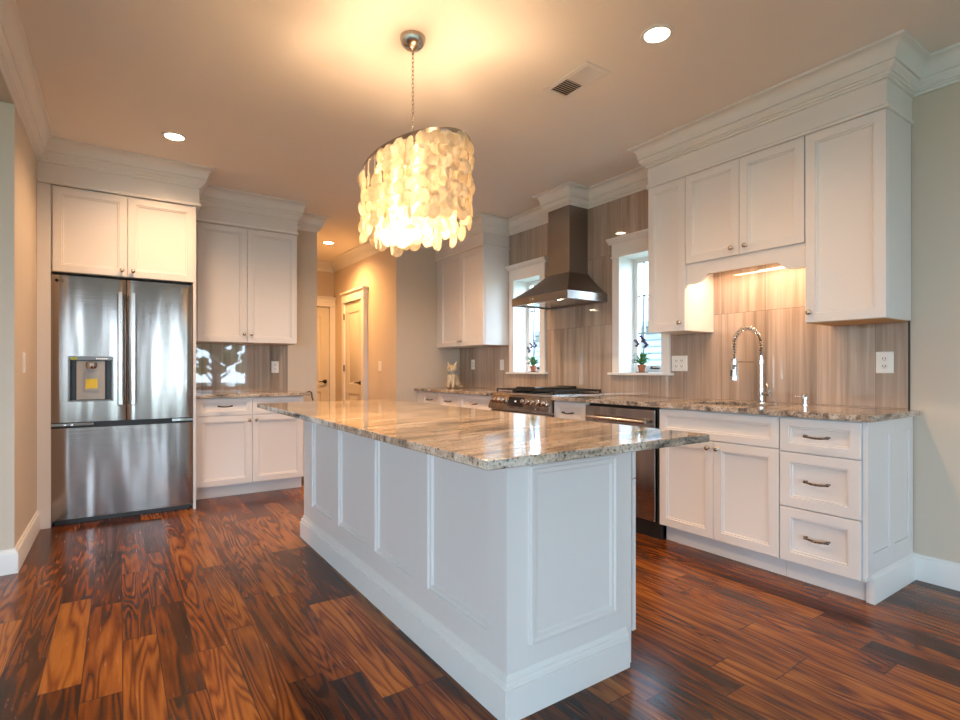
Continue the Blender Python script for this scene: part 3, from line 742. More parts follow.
for b_ in ((-0.396, -0.3935, 1.752, 1.768), (-0.396, -0.389, 1.752, 1.7545), (-0.384, -0.3815, 1.752, 1.768), (-0.384, -0.374, 1.752, 1.7545), (-0.384, -0.374, 1.7655, 1.768), (-0.3765, -0.374, 1.752, 1.760), (-0.379, -0.374, 1.758, 1.760)):
    s.box(b_[0], b_[1], -0.0062, -0.002, b_[2], b_[3])
s.build('logo', 'dark_plastic', dl)

# ------------------------------------------------------------------ dishwasher
t = thing('dishwasher', 'stainless dishwasher with a bar handle left of the sink cabinet', 'dishwasher', (XB, 2.848, 0), -PI/2)
MB().box(0.004, 0.646, 0.01, 0.57, 0.0, 0.868).build('tub', 'dark_gap', t)
MB().box(0.002, 0.628, -0.030, 0.01, 0.118, 0.855).build('door', 'steel', t, bevel=0.004)
s = MB(); s.box(0.634, 0.646, -0.012, 0.02, 0.10, 0.866); s.build('side_gap_shade', 'dark_gap', t)  # near-black strip: shade of the side gap put into the colour
MB().box(0.012, 0.646, 0.035, 0.06, 0.004, 0.112).build('kick_plate', 'black_iron', t)
s = MB(); s.tube([(0.055, -0.075, 0.775)] + [(0.055 + 0.53*i/8, -0.075 - 0.006*math.sin(PI*i/8), 0.775) for i in range(1, 8)] + [(0.585, -0.075, 0.775)], 0.013, 12)
for q in (0.075, 0.565): s.cyl((q, -0.075, 0.775), (q, -0.03, 0.775), 0.009, 10)
s.build('bar_handle', 'steel_plain', t)

# ------------------------------------------------------------------ range
t = thing('gas_range', 'stainless gas range with knobs and black grates under the hood', 'range', (XB, 4.066, 0), -PI/2)
W_ = 0.850
MB().box(0.004, W_-0.004, 0.0, 0.575, 0.09, 0.895).build('range_body', 'steel_plain', t)
MB().box(0.02, W_-0.02, 0.04, 0.57, 0.0, 0.09).build('plinth', 'dark_gap', t)
s = MB(); s.box(0.0, W_, -0.032, 0.583, 0.895, 0.915); s.build('cooktop', 'steel_plain', t, bevel=0.003)
s = MB(); s.box(0.03, W_-0.03, 0.02, 0.56, 0.9155, 0.918); s.build('burner_tray', 'black_iron', t)
s = MB(); s.prism([(-0.030, 0.895), (-0.068, 0.785), (-0.068, 0.765), (0.0, 0.765), (0.0, 0.895)], 0.0, W_, 'yz'); cpn = s.build('control_panel', 'steel', t, bevel=0.003)
nrm = Vector((0, -0.110, 0.038)).normalized()
def onp(u): return Vector((0, -0.049, 0.840)) + nrm*0.001 + Vector((0, -0.038, -0.110)).normalized() * u
for kx in (0.06, 0.12, 0.18, 0.24, W_-0.33, W_-0.26, W_-0.19, W_-0.12, W_-0.06):
    p = onp(0.0); s = MB()
    s.lathe([(0, 0), (0.026, 0), (0.026, 0.006), (0.021, 0.010), (0.019, 0.036), (0.015, 0.042), (0, 0.042)], (kx, p.y, p.z), nrm, 18)
    s.build('knob', 'chrome', cpn, smooth=40)
s = MB(); a_ = onp(-0.042); b_ = onp(0.042); e = nrm*0.002
vs = [s.bm.verts.new(v) for v in ((0.285, a_.y+e.y, a_.z+e.z), (0.500, a_.y+e.y, a_.z+e.z), (0.500, b_.y+e.y, b_.z+e.z), (0.285, b_.y+e.y, b_.z+e.z))]
vb = [s.bm.verts.new(v.co - nrm*0.006) for v in vs]
s.bm.faces.new(vs); s.bm.faces.new(vb[::-1])
for i in range(4): s.bm.faces.new((vs[i], vs[(i+1) % 4], vb[(i+1) % 4], vb[i]))
dsp = s.build('display', 'black_glass', cpn)
p = onp(-0.002) + nrm*0.003; s = MB(); s.box(0.383, 0.402, p.y-0.002, p.y+0.002, p.z-0.006, p.z+0.006); s.build('clock_digits', 'led_white', dsp)
od = MB().box(0.006, W_-0.006, -0.040, 0.0, 0.25, 0.750).build('oven_door', 'steel', t, bevel=0.004)
MB().box(0.14, W_-0.14, -0.042, -0.038, 0.33, 0.63).build('oven_window', 'black_glass', od)
s = MB(); s.tube([(0.05, -0.095, 0.700), (W_-0.05, -0.095, 0.700)], 0.014, 12)
for q in (0.08, W_-0.08): s.cyl((q, -0.095, 0.700), (q, -0.04, 0.700), 0.010, 10)
s.build('oven_handle', 'steel_plain', od)
MB().box(0.006, W_-0.006, -0.036, 0.0, 0.095, 0.242).build('warming_drawer', 'steel', t, bevel=0.004)
for gx0, gx1 in ((0.025, 0.285), (0.565, 0.827)):
    s = MB()
    for yy in (0.015, 0.15, 0.285, 0.42, 0.555): s.box(gx0, gx1, yy-0.005, yy+0.005, 0.937, 0.950)
    for i in range(4): xx = gx0 + 0.006 + (gx1-gx0-0.012)*i/3; s.box(xx-0.006, xx+0.006, 0.01, 0.56, 0.935, 0.948)
    for xx in (gx0+0.006, gx1-0.006):
        for yy in (0.015, 0.285, 0.555): s.box(xx-0.007, xx+0.007, yy-0.007, yy+0.007, 0.918, 0.940)
    s.build('grate', 'black_iron', t, bevel=0.001)
    for yy in (0.15, 0.42):
        s = MB(); s.lathe([(0, 0), (0.05, 0), (0.05, 0.008), (0.036, 0.012), (0.034, 0.018), (0, 0.019)], ((gx0+gx1)/2, yy, 0.918), seg=20); s.build('burner', 'dark_plastic', t)
s = MB()
for yy in (0.015, 0.285, 0.555): s.box(0.298, 0.552, yy-0.005, yy+0.005, 0.937, 0.950)
for xx in (0.305, 0.425, 0.545): s.box(xx-0.006, xx+0.006, 0.01, 0.56, 0.918, 0.948)
s.build('grate', 'black_iron', t)
s = MB(); s.box(0.302, 0.548, 0.03, 0.54, 0.951, 0.962); s.box(0.302, 0.548, 0.03, 0.045, 0.962, 0.972); s.box(0.302, 0.548, 0.525, 0.54, 0.962, 0.972)
s.build('griddle', 'black_iron', t, bevel=0.003, label='flat black griddle plate')

# ------------------------------------------------------------------ range hood
t = thing('range_hood', 'dark stainless pyramid range hood between the two windows', 'hood', (3.52, 3.56, 1.715))
# local: x negative towards the room
hy0, hy1, hx0 = -0.375, 0.375, -0.475
s = MB()
def loop(x0, y0, y1, z, x1=0.0): return [s.bm.verts.new(p) for p in ((x0, y0, z), (x1, y0, z), (x1, y1, z), (x0, y1, z))]
L = [loop(hx0, hy0, hy1, 0.0), loop(hx0, hy0, hy1, 0.068)]
for q in (0.25, 0.5, 0.75, 1.0):
    e = q - 0.10*math.sin(PI*q)*0.5
    L.append(loop(hx0 + (-0.235-hx0)*q, hy0 + (-0.145-hy0)*q, hy1 + (0.145-hy1)*q, 0.068 + (0.275-0.068)*(q - 0.06*math.sin(PI*q))))
for A, B in zip(L, L[1:]):
    for j in range(4): s.bm.faces.new((A[j], A[(j+1) % 4], B[(j+1) % 4], B[j]))
s.bm.faces.new(L[-1])
I = loop(hx0+0.025, hy0+0.025, hy1-0.025, 0.0, -0.02); J = loop(hx0+0.025, hy0+0.025, hy1-0.025, 0.022, -0.02)
for A, B in ((L[0], I), (I, J)):
    for j in range(4): s.bm.faces.new((A[j], A[(j+1) % 4], B[(j+1) % 4], B[j]))
s.bm.faces.new(J)
can = s.build('canopy', 'steel_hood', t, smooth=20)
s = MB()
for q in range(3):
    y0 = hy0+0.04 + q*0.228; s.box(hx0+0.09, -0.05, y0, y0+0.215, 0.010, 0.020)
s.build('grease_filter', 'steel_plain', can, bevel=0.003)
for yy in (-0.20, 0.20):
    s = MB(); s.lathe([(0, 0), (0.028, 0), (0.028, 0.004), (0, 0.004)], (hx0+0.058, yy, 0.012), (0, 0, -1), 16); s.build('hood_lamp', 'lamp_white', can)
for yy in (-0.055, -0.02):
    pass
for yy in (0.06, 0.10):
    s = MB(); s.lathe([(0, 0), (0.010, 0), (0.010, 0.006), (0, 0.008)], (hx0, yy, 0.036), (-1, 0, 0), 12); s.build('button', 'led_white' if False else 'chrome', can)
MB().box(-0.23, 0.0, -0.14, 0.14, 0.270, 0.88).build('chimney', 'steel_hood', t, bevel=0.002)
for yy in (-0.20, 0.20):
    d = bpy.data.lights.new('hood_light', 'SPOT'); d.energy = 3; d.color = (1, 0.78, 0.52); d.spot_size = 2.0; d.spot_blend = 0.8; d.shadow_soft_size = 0.02
    o = bpy.data.objects.new('hood_light', d); C.objects.link(o); o.parent = can; o.location = (hx0+0.058, yy, 0.004)

# ------------------------------------------------------------------ faucet and soap pump
t = thing('kitchen_faucet', 'tall chrome spring-neck faucet behind the sink', 'faucet', (3.452, 1.812, 0.906), -0.27)
s = MB(); s.lathe([(0, 0), (0.026, 0), (0.026, 0.006), (0.019, 0.010), (0.019, 0.10), (0.014, 0.104), (0.013, 0.25), (0.018, 0.252), (0.018, 0.282), (0.011, 0.285), (0.011, 0.31), (0, 0.31)], seg=20); s.build('faucet_body', 'chrome', t)
arc = [(0, 0, 0.28 + 0.092*i/6) for i in range(7)] + [(-0.110 + 0.110*math.cos(a), 0, 0.372 + 0.110*math.sin(a)) for a in [PI*i/18 for i in range(1, 19)]] + [(-0.22, 0, 0.372 - 0.112*i/6) for i in range(1, 7)]
s = MB(); s.tube(arc, 0.0045, 8); s.build('hose', 'dark_plastic', t)
# coil spring wound on the neck
def along(pts, n_):
    V_ = [Vector(p) for p in pts]; ln = [0]
    for a, b in zip(V_, V_[1:]): ln.append(ln[-1] + (b-a).length)
    out = []; j = 0
    for i in range(n_):
        d = ln[-1]*i/(n_-1)
        while j < len(V_)-2 and ln[j+1] < d: j += 1
        f = (d-ln[j]) / max(1e-9, ln[j+1]-ln[j]); out.append((V_[j].lerp(V_[j+1], f), (V_[j+1]-V_[j]).normalized()))
    return out
turns = 27; pts = []
for i, (p, d) in enumerate(along(arc[3:-3], turns*8)):
    n_ = Vector((0, 1, 0)); b2 = d.cross(n_); ph = 2*PI*i/8; pts.append(p + (n_*math.cos(ph) + b2*math.sin(ph)) * 0.0140)
s = MB(); s.tube(pts, 0.0028, 5); s.build('spring_coil', 'chrome', t)
s = MB(); s.tube([(0, 0, 0.266), (-0.22, 0, 0.266)], 0.0045, 8); s.lathe([(0.0125, -0.018), (0.020, -0.018), (0.020, 0.018), (0.0125, 0.018)], (-0.22, 0, 0.266), seg=16); s.build('support_arm', 'chrome', t)
s = MB(); s.lathe([(0, 0), (0.017, 0.0), (0.020, -0.01), (0.0195, -0.05), (0.024, -0.085), (0.024, -0.112), (0.018, -0.116), (0, -0.116)][::-1], (-0.22, 0, 0.262), seg=18); s.build('spray_head', 'chrome', t)
s = MB(); s.box(-0.248, -0.239, -0.006, 0.006, 0.175, 0.215); s.build('spray_button', 'dark_plastic', t, bevel=0.002)
s = MB(); s.cyl((0, 0, 0.060), (0.0, -0.072, 0.060), 0.014, 14); s.tube([(0, -0.062, 0.060), (-0.01, -0.074, 0.095), (-0.03, -0.070, 0.125)] if False else [(0, -0.066, 0.062), (0.0, -0.060, 0.10), (0.0, -0.045, 0.128)], [0.006, 0.005, 0.004], 8); s.build('lever', 'chrome', t)
t = thing('soap_dispenser', 'small chrome soap pump on the counter right of the faucet', 'soap dispenser', (3.452, 1.545, 0.906))
s = MB(); s.lathe([(0, 0), (0.022, 0), (0.022, 0.004), (0.013, 0.008), (0.013, 0.035), (0.017, 0.037), (0.017, 0.062), (0.013, 0.068), (0, 0.068)], seg=18); s.build('pump_body', 'chrome', t)
s = MB(); s.tube([(0, 0, 0.056), (-0.115, 0, 0.058), (-0.122, 0, 0.050)], 0.0042, 8); s.build('spout', 'chrome', t)

# ------------------------------------------------------------------ outlets and switches
def plate(name, label, cat, loc, rz, w_, h_, kinds, group=None):
    t = thing(name, label, cat, loc, rz, group)
    s = MB(); s.panel(-w_/2, w_/2, -h_/2, h_/2, 0, 0, [(0, 0), (0.001, 0.004), (0.004, 0.006)], back=True); s.build('cover_plate', 'plastic_white', t, smooth=0)
    for i, kd in enumerate(kinds):
        cx_ = (i - (len(kinds)-1)/2) * 0.046
        if kd == 'o':
            for q in (-0.021, 0.021):
                s = MB(); s.box(cx_-0.015, cx_+0.015, -0.0085, -0.005, q-0.014, q+0.014); so = s.build('socket', 'plastic_white', t, bevel=0.002)
                s = MB(); s.box(cx_-0.008, cx_-0.005, -0.0095, -0.008, q-0.004, q+0.007); s.box(cx_+0.005, cx_+0.008, -0.0095, -0.008, q-0.004, q+0.007); s.box(cx_-0.002, cx_+0.002, -0.0095, -0.008, q-0.011, q-0.007); s.build('slot', 'dark_gap', so)
        else:
            s = MB(); s.prism([(-0.005, -0.033), (-0.010, -0.033), (-0.0065, 0.0), (-0.0095, 0.033), (-0.005, 0.033)], cx_-0.016, cx_+0.016, 'yz'); s.build('rocker', 'plastic_white', t)
    return t
plate('power_outlet', 'white power outlet in the tile at the right end of the sink counter', 'outlet', (3.52, 1.160, 1.162), -PI/2, 0.082, 0.120, 'o')
plate('light_switch', 'white double switch plate in the tile just right of the near window', 'switch', (3.52, 2.465, 1.170), -PI/2, 0.135, 0.118, 'oo')
plate('light_switch', 'white switch plate in the tile just left of the far window', 'switch', (3.52, 4.725, 1.178), -PI/2, 0.072, 0.118, 's')
plate('power_outlet', 'white outlet in the tile behind the figurine', 'outlet', (3.52, 5.31, 1.186), -PI/2, 0.072, 0.118, 'o')
plate('power_outlet', 'white outlet in the grey tile beside the refrigerator', 'outlet', (1.305, 5.62, 1.150), 0, 0.072, 0.118, 'o')
plate('light_switch', 'white switch on the tan wall left of the refrigerator', 'switch', (XK, 4.19, 1.165), PI/2, 0.072, 0.125, 's')
plate('light_switch', 'white switch on the golden hall wall', 'switch', (XH1, 6.10, 1.165), -PI/2, 0.085, 0.125, 's')

# ------------------------------------------------------------------ figurine, plants, cord
t = thing('cat_figurine', 'cream ceramic sitting cat figurine on the far counter', 'figurine', (3.26, 5.36, 0.906), -0.85)
s = MB()
s.ball((0, 0.03, 0.085), 0.078, sx=0.95, sy=1.05, sz=1.05, seg=24)
s.ball((0, -0.012, 0.120), 0.058, sx=0.95, sy=0.85, sz=1.45, seg=24)
s.ball((0, -0.014, 0.226), 0.060, sx=1.05, sy=0.92, sz=0.85, seg=24)
s.ball((0, -0.062, 0.212), 0.022, sx=1.3, sy=0.6, sz=0.8)
for q in (-1, 1):
    s.ball((q*0.058, 0.035, 0.045), 0.048, sx=0.7, sy=1.1, sz=0.95)
    s.tube([(q*0.028, -0.045, 0.150), (q*0.030, -0.058, 0.07), (q*0.030, -0.062, 0.018)], [0.024, 0.020, 0.020], 12)
    s.ball((q*0.030, -0.075, 0.014), 0.022, sy=1.3, sz=0.65)
    s.tube([(q*0.032, -0.008, 0.245), (q*0.044, -0.006, 0.280), (q*0.054, -0.004, 0.318)], [0.028, 0.018, 0.003], 10)
s.tube([(0.02, 0.10, 0.02), (0.08, 0.09, 0.018), (0.11, 0.03, 0.016), (0.10, -0.03, 0.014)], [0.016, 0.016, 0.014, 0.009], 10)
o = s.build('cat_body', 'ceramic', t, smooth=60)
rm = o.modifiers.new('fuse', 'REMESH'); rm.mode = 'VOXEL'; rm.voxel_size = 0.004; rm.use_smooth_shade = True
s = MB(); s.lathe([(0.045, 0), (0.056, 0.004), (0.058, 0.016), (0.050, 0.024), (0.044, 0.024)], (0, -0.014, 0.172), seg=24); s.build('collar', 'ceramic_band', t)
s = MB()
for q in (-1, 1): s.ball((q*0.019, -0.066, 0.236), 0.006)
s.ball((0, -0.080, 0.220), 0.005); s.build('face_paint', 'dark_plastic', t)

def plant(label, loc, seed, stems):
    rnd = random.Random(seed)
    t = thing('potted_plant', label, 'plant', loc, 0)
    s = MB(); s.lathe([(0, 0.0), (0.024, 0.0), (0.030, 0.050), (0.035, 0.051), (0.036, 0.066), (0.031, 0.066), (0.029, 0.056), (0, 0.056)], seg=20); s.build('flower_pot', 'terracotta', t, smooth=40)
    s = MB(); s.lathe([(0, 0), (0.050, 0), (0.054, 0.005), (0.048, 0.004), (0, 0.003)], (0, 0, -0.0), seg=20)
    s.bm.transform(Matrix.Translation((0, 0, -0.0001))); s.build('saucer', 'bronze', t)
    s = MB(); s.lathe([(0, 0), (0.029, 0), (0.022, 0.006), (0, 0.009)], (0, 0, 0.056), seg=16); s.build('soil', 'soil', t)
    for i in range(44):
        a = rnd.uniform(0, 2*PI); up = rnd.uniform(0.03, 0.105); out = rnd.uniform(0.045, 0.098); wd = rnd.uniform(0.007, 0.012)
        s = MB(); n_ = 6; row = []
        for j in range(n_+1):
            f = j/n_; r_ = out*f; z_ = 0.060 + up*math.sin(f*PI*0.62) * 1.15 - 0.02*f*f
            wv = wd*math.sin(PI*(0.12+0.88*f))**0.7 if f < 1 else 0.0008
            c = Vector((r_*math.cos(a), r_*math.sin(a), z_)); sd = Vector((-math.sin(a), math.cos(a), 0))
            row.append((s.bm.verts.new(c - sd*wv), s.bm.verts.new(c - Vector((0, 0, wv*0.35))), s.bm.verts.new(c + sd*wv)))
        for A, B in zip(row, row[1:]):
            s.bm.faces.new((A[0], A[1], B[1], B[0])); s.bm.faces.new((A[1], A[2], B[2], B[1]))
        o = s.build('leaf', 'leaf', t, smooth=60)
        sm = o.modifiers.new('thick', 'SOLIDIFY'); sm.thickness = 0.0012
    for (dx, dy, hh_, lean) in stems:
        pts = [(0, 0, 0.06), (dx*0.3, dy*0.3, 0.06+hh_*0.5), (dx*0.8, dy*0.8, 0.06+hh_*0.9), (dx+lean, dy, 0.06+hh_)]
        s = MB(); s.tube(pts, [0.0034, 0.003, 0.0028, 0.0022], 6); st = s.build('flower_stem', 'stem', t)
        s = MB()
        for j in range(4):
            f = j/3; s.ball((dx+lean*0.9 + 0.008*math.sin(j*2.1), dy + 0.010*math.cos(j*2.1) + 0.012*(f-0.5), 0.06+hh_-0.035+0.045*f), 0.013, sx=0.8, sy=1.4, sz=0.8, seg=10)
        s.build('flower', 'bloom', st, smooth=60)
plant('potted orchid with dark drooping flowers on the near window sill, right of the hood', (3.605, 2.885, 1.0985), 3, [(0.0, 0.035, 0.20, -0.02), (0.0, 0.00, 0.235, 0.01), (0.0, -0.04, 0.19, 0.0)])
plant('potted orchid on the far window sill, left of the hood', (3.615, 4.300, 1.0985), 8, [(0.0, 0.07, 0.19, 0.0), (0.0, 0.03, 0.235, 0.0), (0.0, -0.04, 0.24, -0.01)])
s = MB(); s.tube([(1.475, 5.10, 0.909), (1.497, 5.07, 0.915), (1.510, 5.06, 0.900), (1.512, 5.06, 0.86), (1.525, 5.07, 0.83)], 0.006, 8)
tag(origin(s.build('black_cable', 'cord_black'), (1.50, 5.07, 0.908)), 'short black cable hanging over the end of the counter by the refrigerator', 'cable')

# ------------------------------------------------------------------ ceiling fittings
def downlight(label, x, y, k_=1.0, lc=(1, 0.60, 0.32)):
    t = thing('recessed_light', label, 'ceiling light', (x, y, ZC), 0, None)
    s = MB(); s.lathe([(0.058, 0), (0.078, 0), (0.076, -0.006), (0.060, -0.005)], seg=32)
    for f in list(s.bm.faces):
        if len(f.verts) > 4: s.bm.faces.remove(f)
    s.build('trim_ring', 'trim_white', t, smooth=0)
    s = MB(); s.lathe([(0, 0), (0.058, 0), (0.058, -0.003), (0.045, -0.004), (0, -0.004)], seg=32); s.build('lens', 'lamp_white', t)
    d = bpy.data.lights.new('lamp', 'SPOT'); d.energy = CAN * k_; d.color = lc; d.spot_size = 2.6; d.spot_blend = 0.9; d.shadow_soft_size = 0.07
    o = bpy.data.objects.new('lamp', d); C.objects.link(o); o.parent = t; o.location = (0, 0, -0.02)
downlight('lit recessed ceiling light nearest the sink cabinets', 2.142, 1.625, 0.55)
downlight('lit recessed ceiling light in front of the refrigerator', 0.312, 4.221, 0.8)
downlight('lit recessed ceiling light in the hall', 2.19, 6.634, 1.3, (1, 0.52, 0.18))
downlight('recessed ceiling light hidden behind the chandelier, in front of the range', 2.15, 4.22)
downlight('recessed ceiling light out of view above the camera', 0.31, 1.63, 0.7)
t = thing('air_vent', 'white rectangular air register in the ceiling left of the bright recessed light', 'vent', (2.112, 2.143, ZC))
s = MB()
for a, b, c, d in holes(-0.092, 0.092, -0.175, 0.175, [(-0.062, 0.062, -0.145, -0.006), (-0.062, 0.062, 0.006, 0.145)]): s.box(a, b, c, d, -0.007, 0)
s.build('vent_frame', 'trim_white', t, bevel=0.002)
MB().box(-0.062, 0.062, -0.145, 0.145, -0.0012, -0.0002).build('vent_throat', 'dark_gap', t)
for y0, y1, nm, sg in ((-0.145, -0.006, 'vent_louvres', -1), (0.006, 0.145, 'vent_louvres', 1)):
    s = MB()
    for i in range(8):
        q = y0 + (y1-y0)*(i+0.5)/8
        s.prism([(q-0.001+sg*0.0055, -0.0015), (q+0.001+sg*0.0055, -0.0015), (q+0.001-sg*0.0055, -0.0075), (q-0.001-sg*0.0055, -0.0075)], -0.062, 0.062, 'yz')
    s.build(nm, 'trim_white', t, smooth=0)

# ------------------------------------------------------------------ chandelier
CX, CYY, CZ = 1.180, 2.312, 2.135
t = thing('chandelier', 'glowing oval capiz shell chandelier hanging over the island', 'chandelier', (CX, CYY, ZC))
s = MB(); s.lathe([(0.062, 0), (0.062, -0.010), (0.056, -0.030), (0.040, -0.048), (0.018, -0.058), (0.006, -0.062), (0.006, -0.080), (0, -0.080)], seg=32)
s.lathe([(0, 0), (0.062, 0)], seg=32) if False else None
s.build('canopy', 'nickel', t, smooth=50)
s = MB(); z_ = -0.078; i = 0
while z_ > -0.50:
    lk = [(0.0055*math.cos(a) if i % 2 else 0, 0 if i % 2 else 0.0055*math.cos(a), z_-0.012 + 0.0125*math.sin(a)) for a in [2*PI*j/12 for j in range(12)]]
    s.tube(lk, 0.0016, 6, closed=True); z_ -= 0.0205; i += 1
s.build('chain', 'nickel', t, smooth=60)
AY, AX = 0.410, 0.196; RZ = CZ - ZC
def ell(k_, a): return (AX*k_*math.cos(a), AY*k_*math.sin(a))
s = MB()     # outer band and two inner rails, spokes
N = 72
def band(k_, z0, z1, th):
    o_ = []
    for j in range(N):
        a = 2*PI*j/N; x, y = ell(k_, a); nx, ny = math.cos(a)/AX, math.sin(a)/AY; q = math.hypot(nx, ny); nx, ny = nx/q, ny/q
        o_.append([s.bm.verts.new(p) for p in ((x, y, z0), (x+nx*th, y+ny*th, z0), (x+nx*th, y+ny*th, z1), (x, y, z1))])
    for j in range(N):
        A, B = o_[j], o_[(j+1) % N]
        for c in range(4): s.bm.faces.new((A[c], B[c], B[(c+1) % 4], A[(c+1) % 4]))
band(1.0, RZ-0.014, RZ+0.006, 0.004)
s.build('frame_ring', 'nickel', t)
s = MB(); band(0.72, RZ-0.004, RZ+0.004, 0.004); band(0.42, RZ-0.004, RZ+0.004, 0.004)
for a in (0, PI/2, PI, 3*PI/2):
    x, y = ell(1.0, a); s.tube([(0, 0, RZ+0.012), (x*0.99, y*0.99, RZ)], 0.004, 6)
s.cyl((0, 0, RZ), (0, 0, -0.49), 0.007, 10); s.cyl((0, 0, RZ-0.01), (0, 0, RZ+0.02), 0.03, 20)
s.build('frame_spider', 'nickel', t)
rnd = random.Random(11); discs = []; strings = MB()
for k_, ns, drop in ((1.0, 34, 0.335), (0.72, 20, 0.375), (0.42, 10, 0.39)):
    for j in range(ns):
        a = 2*PI*(j + 0.15*rnd.uniform(-1, 1))/ns; x, y = ell(k_, a)
        nx, ny = math.cos(a)/AX, math.sin(a)/AY; q = math.hypot(nx, ny); nrm_a = math.atan2(ny/q, nx/q)
        x += 0.006*nx/q; y += 0.006*ny/q
        ln = drop + rnd.uniform(-0.045, 0.04); zz = RZ - 0.012 - rnd.uniform(0.022, 0.036); first = zz
        strings.tube([(x, y, RZ-0.004), (x, y, RZ - ln + 0.01)], 0.0007, 4)
        while zz > RZ - ln:
            r_ = rnd.choice((0.030, 0.034, 0.038))
            discs.append((x, y, zz, r_, nrm_a + rnd.gauss(0, 0.30), rnd.gauss(0, 0.06)))
            zz -= r_*rnd.uniform(1.40, 1.75)
strings.build('strings', 'ceramic_band', t)
def disc_mesh(s, d):
    x, y, z_, r_, ya, ti = d
    Mx = Matrix.Translation((x, y, z_)) @ Matrix.Rotation(ya, 4, 'Z') @ Matrix.Rotation(ti, 4, 'Y')
    seg = 18; e = [1 + 0.05*math.sin(3*j + x*90) * 0.6 for j in range(seg)]
    A = [s.bm.verts.new(Mx @ Vector((0.0006, r_*e[j]*math.cos(2*PI*j/seg), r_*e[j]*math.sin(2*PI*j/seg)))) for j in range(seg)]
    B = [s.bm.verts.new(Mx @ Vector((-0.0006, r_*e[j]*math.cos(2*PI*j/seg), r_*e[j]*math.sin(2*PI*j/seg)))) for j in range(seg)]
    s.bm.faces.new(A); s.bm.faces.new(B[::-1])
    for j in range(seg): s.bm.faces.new((A[j], B[j], B[(j+1) % seg], A[(j+1) % seg]))
camdir = Vector((-CX, -CYY, 0)).normalized()
front_ = sorted(discs, key=lambda d: -(Vector((d[0], d[1], 0)).dot(camdir)) - 0.25*abs(math.hypot(d[0]/AX, d[1]/AY)))
near = front_[:100]
for d in near:
    s = MB(); disc_mesh(s, d); s.build('shell_disc', 'capiz_shell', t, smooth=0)
s = MB()
for d in front_[100:]: disc_mesh(s, d)
o = s.build('shell_discs', 'capiz_shell', t, smooth=0); o['kind'] = 'stuff'
for yy in (-0.20, 0.0, 0.20):
    s = MB(); s.cyl((0, yy, RZ-0.03), (0, yy, RZ-0.085), 0.012, 12); s.tube([(0, yy, RZ-0.03), (0, yy, RZ)], 0.004, 6); so = s.build('lamp_socket', 'nickel', t)
    s = MB(); s.lathe([(0, 0), (0.013, -0.004), (0.016, -0.02), (0.012, -0.045), (0.004, -0.062), (0, -0.066)], (0, yy, RZ-0.085), seg=14); s.build('bulb', 'bulb', so, smooth=60)
    d = bpy.data.lights.new('chandelier_light', 'POINT'); d.energy = CHAND; d.color = (1, 0.62, 0.33); d.shadow_soft_size = 0.03
    o = bpy.data.objects.new('chandelier_light', d); C.objects.link(o); o.parent = t; o.location = (0, yy, RZ-0.09)
    d = bpy.data.lights.new('chandelier_light', 'SPOT'); d.energy = CHAND * 0.9; d.color = (1, 0.62, 0.33); d.shadow_soft_size = 0.03; d.spot_size = 2.9; d.spot_blend = 0.6  # added spot below the bulb, throws extra light down on island and floor
    o = bpy.data.objects.new('chandelier_light', d); C.objects.link(o); o.parent = t; o.location = (0, yy, RZ-0.20)
    d = bpy.data.lights.new('chandelier_light', 'POINT'); d.energy = CHAND * 0.9; d.color = (1, 0.66, 0.38); d.shadow_soft_size = 0.03  # added point light with no bulb of its own, spreads the glow lower
    o = bpy.data.objects.new('chandelier_light', d); C.objects.link(o); o.parent = t; o.location = (0, yy*1.3, RZ-0.23)
# under-cabinet lamp behind the valance
d = bpy.data.lights.new('undercabinet_light', 'AREA'); d.shape = 'RECTANGLE'; d.size = 0.66; d.size_y = 0.05; d.energy = 3.0; d.color = (1, 0.60, 0.36)
o = bpy.data.objects.new('undercabinet_light', d); C.objects.link(o); o.location = (3.33, 1.80, 1.812); o.rotation_euler = (0, 0, PI/2)

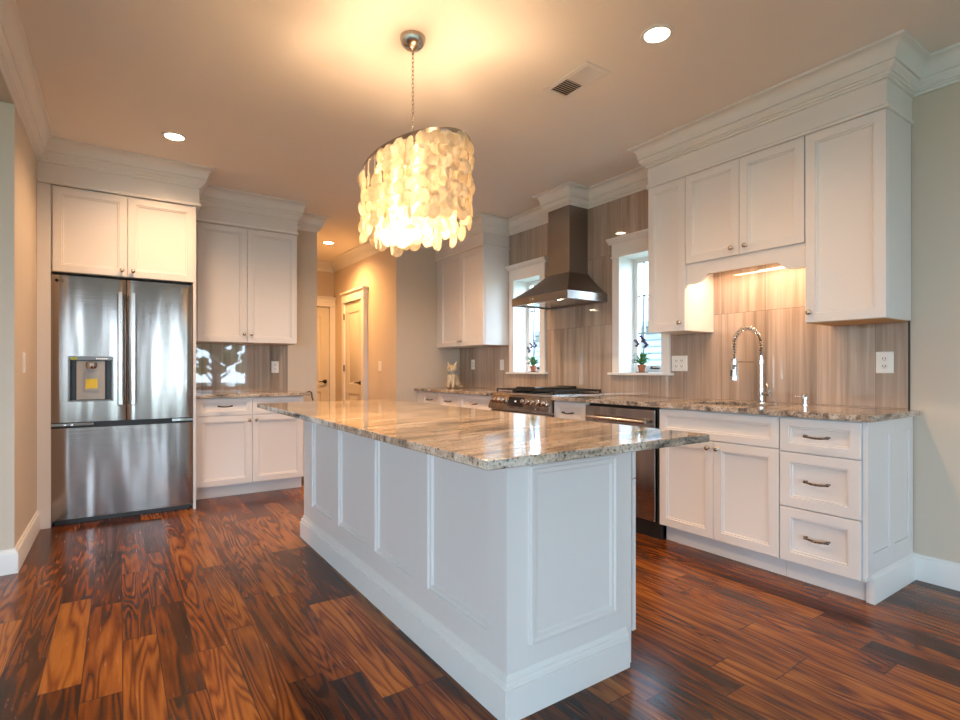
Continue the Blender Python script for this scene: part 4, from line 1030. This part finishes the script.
# ------------------------------------------------------------------ outside
s = MB(); s.box(-30, 40, -40, 30, -0.42, -0.40)
struct(s.build('ground', 'lawn', smooth=0), 'pale winter lawn outside')
t = thing('neighbour_house', 'pale clapboard house wall seen through the kitchen windows', 'house', (8.6, 6.0, -0.4))
MB().box(0, 4, -3.6, 5.5, 0, 2.35).build('house_wall', 'siding', t)
s = MB(); s.prism([(-0.3, 2.35), (4.3, 2.35), (4.3, 2.45), (2.0, 3.3), (-0.3, 2.45)], -3.8, 5.7, 'xz'); s.build('house_roof', 'roofing', t)
def tree(label, x, y, h_, seed):
    rnd = random.Random(seed); t = thing('leafy_tree', label, 'tree', (x, y, -0.4))
    s = MB(); s.tube([(0, 0, 0), (0.05, 0.03, h_*0.3), (-0.04, 0.06, h_*0.6), (0, 0, h_)], [0.16, 0.13, 0.09, 0.03], 10)
    for i in range(44):
        z0 = h_*rnd.uniform(0.22, 0.9); a = rnd.uniform(0, 2*PI); L_ = rnd.uniform(0.5, 1.7)
        p = Vector((0, 0, z0)); q = p + Vector((math.cos(a), math.sin(a), 0.5))*L_*0.5; e_ = q + Vector((math.cos(a+0.4), math.sin(a+0.4), 0.7))*L_*0.5
        s.tube([p, q, e_], [0.04, 0.025, 0.008], 6)
    s.build('trunk', 'bark', t)
    s = MB()
    for i in range(150):
        a = rnd.uniform(0, 2*PI); r_ = rnd.uniform(0.1, 1.7); z0 = h_*rnd.uniform(0.35, 1.05)
        s.ball((r_*math.cos(a), r_*math.sin(a), z0), rnd.uniform(0.07, 0.2), sx=rnd.uniform(0.6, 1.3), seg=6)
    s.build('foliage', 'foliage', t, smooth=0)
tree('leafy tree outside the rear window', 2.6, -8.2, 4.2, 1)
tree('leafy tree outside the side window', -9.5, 3.0, 4.4, 2)
tree('leafy tree outside the patio door', -0.8, -9.5, 4.6, 5)

# repeats carry a shared group
GR = {'base_cabinet': 'white base cabinets', 'wall_cabinet': 'white wall cabinets', 'recessed_light': 'recessed ceiling lights',
      'potted_plant': 'potted orchids on the window sills', 'light_switch': 'white switch plates', 'power_outlet': 'white outlets',
      'cabinet_cornice': 'crown cornices above the cabinets', 'granite_countertop': 'granite countertops', 'tile_backsplash': 'stone tile backsplashes', 'leafy_tree': 'trees outside the windows'}
for o in C.objects:
    g = GR.get(o.name.split('.')[0])
    if g and o.parent is None: o['group'] = g
